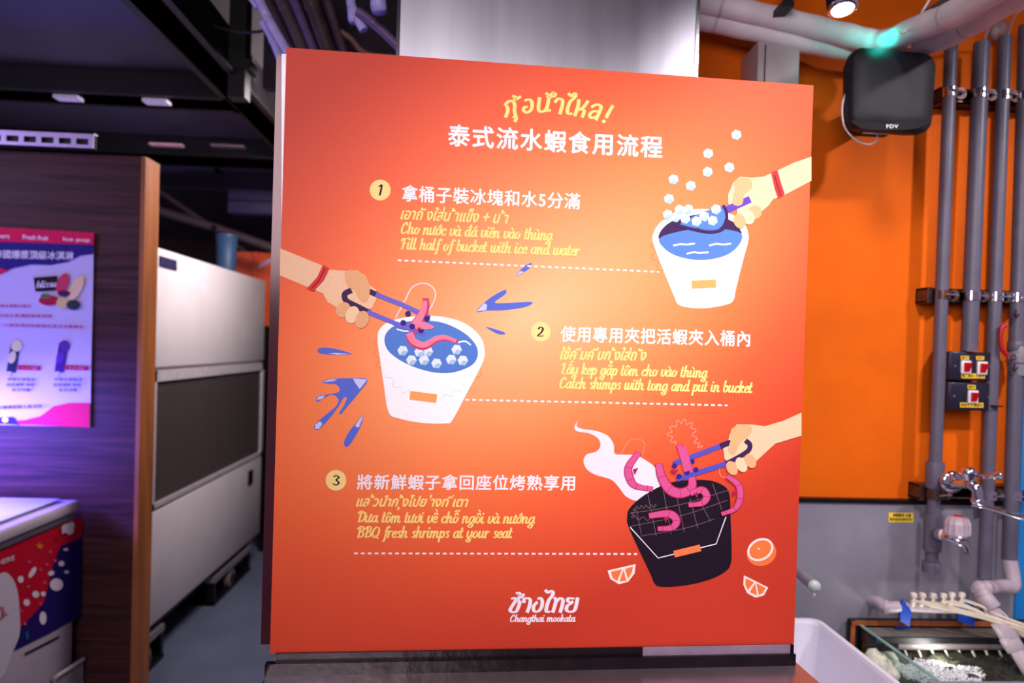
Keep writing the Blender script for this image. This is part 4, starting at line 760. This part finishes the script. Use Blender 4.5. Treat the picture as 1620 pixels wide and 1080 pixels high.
plate([(1500.5, 604), (1569.5, 606), (1568, 650), (1499, 648)], 'lower dark switch plate with a single red rocker switch', ((1538, 627),), ((1531, 608.5, 1543.5, 615, '鐵夾'), (1519, 636.5, 1556, 644, '專業用 缸機器物')))
b = MB(); b.box((at(1572, 642, 1.83).x-.004, 1.82, at(1572, 642, 1.83).z-.002), (at(1582, 642, 1.83).x+.002, 1.865, at(1572, 642, 1.83).z+.002), M_BLACK); tag(fin(b, 'cable_tie'), 'black cable tie around the pipe beside lower switch plate', 'cable tie')
# taps
def cpt(x, y, Y): u = 1440+x/5.144; v = 690+y/5.144; return at(u, v, Y)
t = thing('lever_tap', 'chrome lever tap with long thin spout on the left grey pipe', 'tap', cpt(330, 370, 1.80))
b = MB(); a_ = cpt(255, 365, 1.84); b.tube([a_, a_.lerp(cpt(330, 372, 1.79), .6)], [.018, .016], M_PVC, 14); fin(b, 'tee_branch', t)
b = MB(); p = cpt(335, 370, 1.79); ax = (cpt(420, 395, 1.74)-p).normalized(); b._lathe(p, ax, [(0, 0), (0, .029), (.003, .030), (.008, .022), (.010, .010)], M_CHROME, 22); fin(b, 'wall_flange', t)
b = MB(); b.tube(catmull([p, cpt(400, 385, 1.76), cpt(470, 385, 1.735), cpt(525, 410, 1.72), cpt(545, 460, 1.715), cpt(545, 530, 1.715)]), [.011]*14+[.0135]*17, M_CHROME, 16)
b.lathe(cpt(545, 545, 1.715), (0, 0, 1), [(0, .013), (.004, .016), (.010, .016), (.014, .011)], M_CHROME, 16); fin(b, 'tap_body', t)
b = MB(); b.tube([cpt(480, 400, 1.735), cpt(478, 330, 1.735), cpt(474, 300, 1.735), cpt(474, 272, 1.735), cpt(474, 250, 1.735)], [.016, .013, .020, .019, .010], M_CHROME, 18); fin(b, 'bonnet', t)
b = MB(); b.tube(catmull([cpt(545, 318, 1.735), cpt(600, 330, 1.72), cpt(680, 325, 1.70), cpt(715, 315, 1.69), cpt(745, 308, 1.685)]), [.006]*6+[.007]*6+[.009]*4+[.012]*4+[.014]*4+[.009], M_CHROME, 10); fin(b, 'lever', t)
b = MB(); b.tube(catmull([cpt(500, 548, 1.715), cpt(600, 570, 1.70), cpt(760, 615, 1.66), cpt(940, 665, 1.62), cpt(1100, 715, 1.58)]), .007, M_CHROME, 12); fin(b, 'swivel_spout', t)
t = thing('bib_tap', 'small bib tap with clear ribbed knob and red cap', 'tap', cpt(250, 800, 1.80))
b = MB(); b.tube([cpt(205, 795, 1.84), cpt(245, 795, 1.80)], [.019, .015], M_PVC, 14); p = cpt(250, 795, 1.80); b._lathe(p, Vector((.5, -1, -.1)), [(0, 0), (0, .014), (.006, .014), (.008, .009)], mat('white_ring', (225, 215, 220), .4), 18); fin(b, 'tee_branch', t)
b = MB(); b.tube(catmull([cpt(260, 800, 1.795), cpt(320, 830, 1.775), cpt(390, 850, 1.76), cpt(435, 880, 1.755), cpt(455, 945, 1.755)]), .0115, M_CHROME, 14); b.lathe(cpt(456, 950, 1.755), (0, 0, 1), [(0, .013), (.004, .013)], M_CHROME, 14); fin(b, 'tap_body', t)
b = MB(); p = cpt(382, 815, 1.765); rib = []; n = 24
for tt, rr in ((0, .022), (.008, .029), (.036, .029), (.050, .024), (.055, .010)):
    rib.append([p+Vector((0, 0, tt))+Vector((math.cos(2*math.pi*k/n), math.sin(2*math.pi*k/n), 0))*rr*(1+(.06 if k % 2 else -.03)) for k in range(n)])
b.add([v for r in rib for v in r], [(i*n+k, i*n+(k+1) % n, (i+1)*n+(k+1) % n, (i+1)*n+k) for i in range(4) for k in range(n)]+[list(range(n)), [4*n+k for k in range(n)]], mat('clear_knob', (226, 205, 218), .2, trans=.35), False); fin(b, 'clear_knob', t)
b = MB(); b.lathe(p+Vector((0, 0, .05)), (0, 0, 1), [(0, .013), (.004, .013), (.006, .010)], mat('red_cap', (205, 30, 36), .35), 16); fin(b, 'red_cap', t)
# yellow sticker on splash
P = Print(lambda x, y, k: at(x, y, YW-.0185-k*.0004)); P.poly([(1406, 810.5), (1445, 811), (1445, 826), (1406, 826)], ink('sticker_yellow', (240, 200, 60)), False)
P.text('鮮蝦專用 水槽', (1413, 817), (1441, 817.5), 5, dk, .02, lean=0); P.text('ใช้สำหรับล้างกุ้งเท่านั้น', (1408, 824.5), (1443, 824.5), 6, dk, .02, lean=0)
tag(fin(P.mb, 'yellow_sticker'), 'yellow printed sticker on the grey steel splash', 'sticker')
# steel spout stub by the board
t = thing('steel_spout', 'steel spout stub with dripping end beside the board right edge', 'spout', at(1275, 915, 1.7))
b = MB(); p, q2 = at(1245, 890, 1.898), at(1288, 927, 1.58); b.tube([p, p.lerp(q2, .5), q2], .0135, M_STEELW, 18); fin(b, 'spout_pipe', t)
b = MB(); dd = (q2-p).normalized(); b._lathe(q2, dd, [(0, .0135), (.002, .0145), (.002, .0)], mat('wet_end', (190, 200, 200), .1), 18); b.tube([q2-Vector((.0, 0, .006)), q2-Vector((.0, 0, .02)), q2-Vector((0, 0, .026))], [.004, .003, .001], mat('water_drop', (215, 225, 225), .05, trans=.5), 8); fin(b, 'drip', t)
# blue container at the right edge
b = MB(); p0 = at(1612, 560, 1.90); xb = at(1611, 800, 1.90).x; b.bevbox((xb, 1.893, .3), (xb+.6, 1.911, p0.z), mat('blue_plastic', (24, 122, 196), .4, 0, .08, 6), .004)
b.tube([(xb, 1.893, p0.z-.004), (xb+.6, 1.893, p0.z-.004)], .005, MATS['blue_plastic'], 10); tag(fin(b, 'blue_panel'), 'tall blue plastic panel leaning on the wall at the right edge', 'panel')
# white basin
XB = at(1291, 980, 1.84).x; ZB = at(1291, 980, 1.84).z
t = thing('white_basin', 'white plastic basin standing between the board and the glass tank', 'basin', (XB-.25, 1.5, ZB-.35))
wm = mat('white_plastic', (226, 222, 236), .35, 0, .03, 5)
b = MB(); th = .006; x0, x1, ya, yb = at(1300, 1080, 1.3).x-.03, XB, 1.27, 1.84
def ringz(i, z, r=.03): return [Vector((x, y, z)) for x, y in [((x0+x1)/2+u, (ya+yb)/2+v) for u, v in rrect((x1-x0)/2-i, (yb-ya)/2-i, r, 5)]]
rg = [ringz(-.012, ZB-.012), ringz(-.012, ZB), ringz(0, ZB), ringz(.004, ZB-.008), ringz(.05, ZB-.30, .03), ringz(.10, ZB-.305, .01)]
n = len(rg[0]); b.add([v for r in rg for v in r], [(i*n+k, i*n+(k+1) % n, (i+1)*n+(k+1) % n, (i+1)*n+k) for i in range(len(rg)-1) for k in range(n)]+[[5*n+k for k in range(n)]], wm, False)
rg = [ringz(-.012, ZB-.012), ringz(-.004, ZB-.012), ringz(.045, ZB-.312, .03)]; b.add([v for r in rg for v in r], [(i*n+k, i*n+(k+1) % n, (i+1)*n+(k+1) % n, (i+1)*n+k) for i in range(2) for k in range(n)]+[[2*n+k for k in range(n)]], wm, False)
b.build('basin_shell', t)
b = MB(); b.box((x0+.06, 1.35, .0), (x1-.06, 1.75, ZB-.312), M_DARK); fin(b, 'basin_stand', t)
# ================================================================== SHRIMP TANK
YT0, YT1 = 1.54, 1.885; XT = at(1354, 985, YT1).x; ZTk = at(1354, 985, YT1).z; XT1 = XT+1.0; ZF = ZTk-.42
t = thing('glass_tank', 'glass shrimp tank with bubbling water under the taps', 'tank', (XT+.4, 1.7, ZF))
gm = mat('tank_glass', (214, 236, 229), .02, trans=1, ior=1.45, var=.01)
for nm, a_, b_ in (('glass_pane', (XT, YT0, ZF), (XT+.008, YT1-.012, ZTk)), ('glass_pane', (XT+.008, YT0, ZF), (XT1, YT0+.008, ZTk-.005))):
    b = MB(); b.box(a_, b_, gm); fin(b, nm, t)
b = MB(); b.box((XT-.001, YT0, ZTk), (XT+.009, YT1-.012, ZTk+.002), mat('glass_edge', (120, 160, 150), .2)); fin(b, 'glass_edge', t)
og = mat('orange_board_edge', (158, 84, 42), .6, 0, .25, 20)
b = MB(); b.box((XT-.022, YT1-.012, ZF-.05), (XT1, YT1+.006, ZTk+.012), M_BLACK); b.box((XT-.022, YT1-.016, ZF-.05), (XT-.010, YT1-.010, ZTk+.012), og); b.box((XT-.022, YT1-.018, ZTk-.0), (XT1, YT1-.012, ZTk+.012), og); fin(b, 'back_board', t)
b = MB(); b.box((XT+.008, YT1-.085, ZTk-.012), (XT1, YT1-.018, ZTk-.005), mat('murky_glass_shelf', (108, 108, 100), .2, 0, .2, 30)); b.box((XT+.008, YT1-.092, ZTk-.018), (XT1, YT1-.085, ZTk-.003), M_BLACK); fin(b, 'glass_shelf', t)
b = MB(); b.box((XT+.06, YT1-.050, ZTk-.045), (XT+.5, YT1-.035, ZTk-.020), og); fin(b, 'brown_strip', t)
b = MB(); b.box((XT+.008, YT0+.008, ZF), (XT1, YT1-.018, ZF+.01), mat('tank_bottom', (60, 66, 48), .6)); b.box((XT+.012, YT1-.022, ZF), (XT1, YT1-.017, ZTk-.05), mat('algae_wall', (78, 76, 50), .6, 0, .3, 12)); fin(b, 'tank_liner', t)
zw = at(1480, 1048, 1.76).z
tb = mat('spray_bar', (120, 110, 112), .35)
b = MB(); ybar = YT1-.075; zb_ = at(1470, 1019, YT1-.075).z; b.tube([(XT+.07, ybar, zb_), (XT+.3, ybar, zb_), (XT+.50, ybar, zb_)], .014, tb, 14); b.tube([(XT+.44, ybar, zb_), (XT+.475, ybar, zb_), (XT+.50, ybar, zb_)], .018, tb, 14); b.tube([(XT+.50, ybar, zb_+.02), (XT+.50, ybar-.01, zb_-.12)], .021, tb, 14); b.tube([(XT+.50, ybar, zb_-.03), (XT+.50, ybar-.005, zb_-.05)], .025, tb, 14); fin(b, 'spray_bar', t)
jt = mat('water_jet', (200, 195, 190), .15, trans=.3)
for k in range(9):
    x = XT+.09+k*.038; b = MB(); b.tube(catmull([(x, ybar-.008, zb_-.012), (x+.004, ybar-.018, zb_-.03), (x+.009, ybar-.024, zw)]), .0035, jt, 6); fin(b, 'water_jet', t)
# water surface: one sheet of uneven real waves
b = MB(); nx, ny = 110, 44; vs = []; fs = []
wx0, wx1, wy0, wy1 = XT+.009, XT1-.3, YT0+.009, YT1-.024
for j in range(ny+1):
    for i in range(nx+1):
        x = wx0+(wx1-wx0)*i/nx; y = wy0+(wy1-wy0)*j/ny
        a_ = math.exp(-((x-XT-.22)/.16)**2-((y-YT1+.14)/.14)**2)
        vs.append((x, y, zw+(.001+.004*a_)*(math.sin(x*90+y*60)+math.sin(x*41-y*110+1)+random.uniform(-.8, .8))+.006*a_))
for j in range(ny):
    for i in range(nx): k = j*(nx+1)+i; fs.append((k, k+1, k+nx+2, k+nx+1))
b.add(vs, fs, mat('tank_water', (108, 110, 92), .04, trans=.85, ior=1.33), True); fin(b, 'water', t)
b = MB(); fo = mat('foam', (228, 228, 232), .25, trans=.15)
bm0 = bmesh.new(); bmesh.ops.create_icosphere(bm0, subdivisions=1, radius=1); V0 = [v.co.copy() for v in bm0.verts]; F0 = [[v.index for v in f.verts] for f in bm0.faces]; bm0.free()
for k in range(5200):
    a_ = random.uniform(0, 6.283); q_ = random.random()**.55; cF = at(1482, 1054, 1.70); x = cF.x+.115*q_*math.cos(a_)*(1+.2*math.sin(3*a_)); y = 1.68+.075*q_*math.sin(a_)*(1+.2*math.sin(5*a_))
    if x < XT+.014 or y > YT1-.035 or y < YT0+.02 or x > XT+.44: continue
    r = random.uniform(.001, .0035); p = Vector((x, y, zw+random.uniform(-.003, .009))); b.add([p+v*r for v in V0], F0, fo, True)
o = b.build('foam_bubbles', t); o['kind'] = 'stuff'
b = MB(); bm = bmesh.new(); bmesh.ops.create_icosphere(bm, subdivisions=3, radius=1)
for v in bm.verts: k_ = 1+.25*math.sin(v.co.x*6+1)*math.sin(v.co.z*5)+.12*math.sin(v.co.y*11); v.co = Vector((v.co.x*.055, v.co.y*.05, v.co.z*.05))*k_+at(1396, 1040, 1.74)+Vector((0, 0, -.035))
b.bm(bm, mat('painted_tank_light', (206, 206, 188), .6, 0, .3, 60, .4), True); fin(b, 'tank_light_lump', t)  # pale lump painted in for the whitish-green light under the glass
lamp('POINT', (XT+.16, YT1-.13, ZTk-.04), None, .8, (1, 1, .9), .02)
# steel trough in front
p = at(1466, 1058, YT0); t = thing('steel_trough', 'stainless trough rim in front of the glass tank', 'trough', (p.x+.4, YT0-.2, .3))
b = MB(); b.box((p.x, YT0-.045, ZTk-.10), (p.x+.9, YT0-.004, ZTk+.004), M_STEELW); fin(b, 'rim', t)
b = MB(); b.tube([(p.x, YT0-.045, ZTk+.004), (p.x+.9, YT0-.045, ZTk+.004)], .005, M_STEELW, 10); fin(b, 'folded_lip', t)
b = MB(); b.box((p.x-.002, YT0-.30, ZTk-.06), (p.x+.004, YT0-.045, ZTk+.002), M_DARK); b.box((p.x+.004, YT0-.30, ZTk-.11), (p.x+.9, YT0-.045, ZTk-.10), M_STEELW); fin(b, 'trough_pan', t)
# feed pipe + manifold
def tk(x, y, Y): return at(1340+x/5.786, 910+y/5.786, Y)
wpv = mat('pale_pvc', (178, 162, 172), .4, 0, .08, 12)
t = thing('feed_manifold', 'pale feed pipe with six white valves above the tank back edge', 'manifold', tk(500, 270, 1.86))
b = MB(); b.tube(catmull([tk(235, 238, 1.899), tk(285, 245, 1.87), tk(345, 285, 1.84), tk(400, 290, 1.835), tk(470, 285, 1.835)], False, 5), .0155, wpv, 14); b.tube([tk(345, 285, 1.84), tk(380, 291, 1.835)], .019, wpv, 14); fin(b, 'elbow_pipe', t)
b = MB(); b.tube([tk(470, 285, 1.835), tk(800, 300, 1.835), tk(1180, 310, 1.835)], .0125, wpv, 14); fin(b, 'header_pipe', t)
vm = mat('valve_cream', (222, 205, 196), .4)
ends = [(1300, 400), (1310, 385), (1330, 400), (1300, 350), (1330, 370), (1300, 330)]
for i, (x, y) in enumerate(((610, 185), (692, 185), (792, 190), (886, 190), (965, 182), (1055, 182))):
    c0 = tk(x, y, 1.82); b = MB(); b.bevbox((c0.x-.007, 1.814, c0.z-.006), (c0.x+.007, 1.828, c0.z+.008), vm, .003); b.tube([c0-Vector((0, 0, .006)), c0-Vector((0, 0, .016))], .004, vm, 8); b.tube([c0-Vector((0, 0, .014)), c0-Vector((0, -.006, .030))], .006, vm, 10); fin(b, 'valve', t)
tubes = [((625, 235), (820, 285), (1280, 400), (1640, 520)), ((700, 240), (900, 285), (1300, 385), (1640, 500)), ((800, 245), (950, 290), (1320, 410), (1640, 540)), ((890, 235), (1050, 280), (1350, 390), (1640, 480)), ((970, 235), (1120, 290), (1380, 420), (1640, 565)), ((1060, 225), (1200, 270), (1400, 370), (1640, 460))]
for i, g in enumerate(tubes):
    b = MB(); b.tube(catmull([tk(x, y, 1.81-.03*j) for j, (x, y) in enumerate(g)]), .0042, mat('cream_tube', (205, 194, 172), .4), 8); fin(b, 'air_tube', t)
bb = mat('blue_bracket', (22, 66, 170), .35)
for k, (pts, base, lab) in enumerate((([(510, 222), (575, 300), (590, 330), (575, 470), (490, 420), (488, 330)], [(365, 420), (560, 420), (575, 488), (450, 490)], 'blue plastic pipe bracket on the left of tank shelf'), ([(1075, 215), (1150, 260), (1172, 300), (1165, 470), (1030, 420), (1030, 330)], [(940, 405), (1060, 400), (1165, 470), (1050, 472)], 'blue plastic pipe bracket on the right of tank shelf'))):
    p = [tk(x, y, 1.822) for x, y in pts]; t = thing('pipe_bracket', lab, 'bracket', p[3], 'blue pipe brackets'); b = MB(); b.quadbox(p, [v+Vector((.0, .008, 0)) for v in p], bb); fin(b, 'upright', t)
    zz = ZTk-.004; p = [atZ(1340+x/5.786, 910+y/5.786, zz) for x, y in base]; b = MB(); b.quadbox(p, [v+Vector((0, 0, .004)) for v in p], bb); fin(b, 'foot', t)
# zigzag drain pipe
t = thing('zigzag_pipe', 'pale grey zigzag pipe dropping diagonally across the tank right', 'pipe', tk(1250, 150, 1.8))
Z0 = [at(1597, 885, YQ), tk(1520, 90, 1.83), tk(1430, 100, 1.82), tk(1290, 115, 1.80), tk(1215, 120, 1.80), tk(1250, 200, 1.785), tk(1390, 420, 1.76), tk(1520, 630, 1.73), tk(1680, 900, 1.68)]
b = MB(); b.tube(catmull(Z0[:4], False, 6), .019, wpv, 16); fin(b, 'upper_bend', t)
b = MB(); b.tube([Z0[3], Z0[4], Z0[5]], .0205, wpv, 16); bm = bmesh.new(); bmesh.ops.create_icosphere(bm, subdivisions=3, radius=.0215); [setattr(v, 'co', v.co+Z0[4]) for v in bm.verts]; b.bm(bm, wpv, True); fin(b, 'elbow', t)
b = MB(); b.tube([Z0[5], Z0[6], Z0[7], Z0[8]], .0175, wpv, 16); fin(b, 'lower_run', t)
for a_, b_, k in (((1240, 180), (1345, 305), 1.2), ((1390, 420), (1500, 590), 1.25), ((1470, 560), (1555, 690), 1.3)):
    A_ = tk(*a_, 1.79-(a_[0]-1240)*.00022); B_ = tk(*b_, 1.79-(b_[0]-1240)*.00022); b = MB(); b.tube([A_, A_.lerp(B_, .05), A_.lerp(B_, .95), B_], [.0175*k*.96, .0175*k, .0175*k, .0175*k*.94], wpv, 16); fin(b, 'coupling', t)
t = pipe('white_hose', [(1578, 962), (1592, 975), (1600, 985), (1640, 1010)], 1.78, .0035, M_WRAP, 'thin white hose beside the zigzag pipe', 'hose', n=6)
for o in list(bpy.data.objects):
    if '_o' in o: del o['_o']
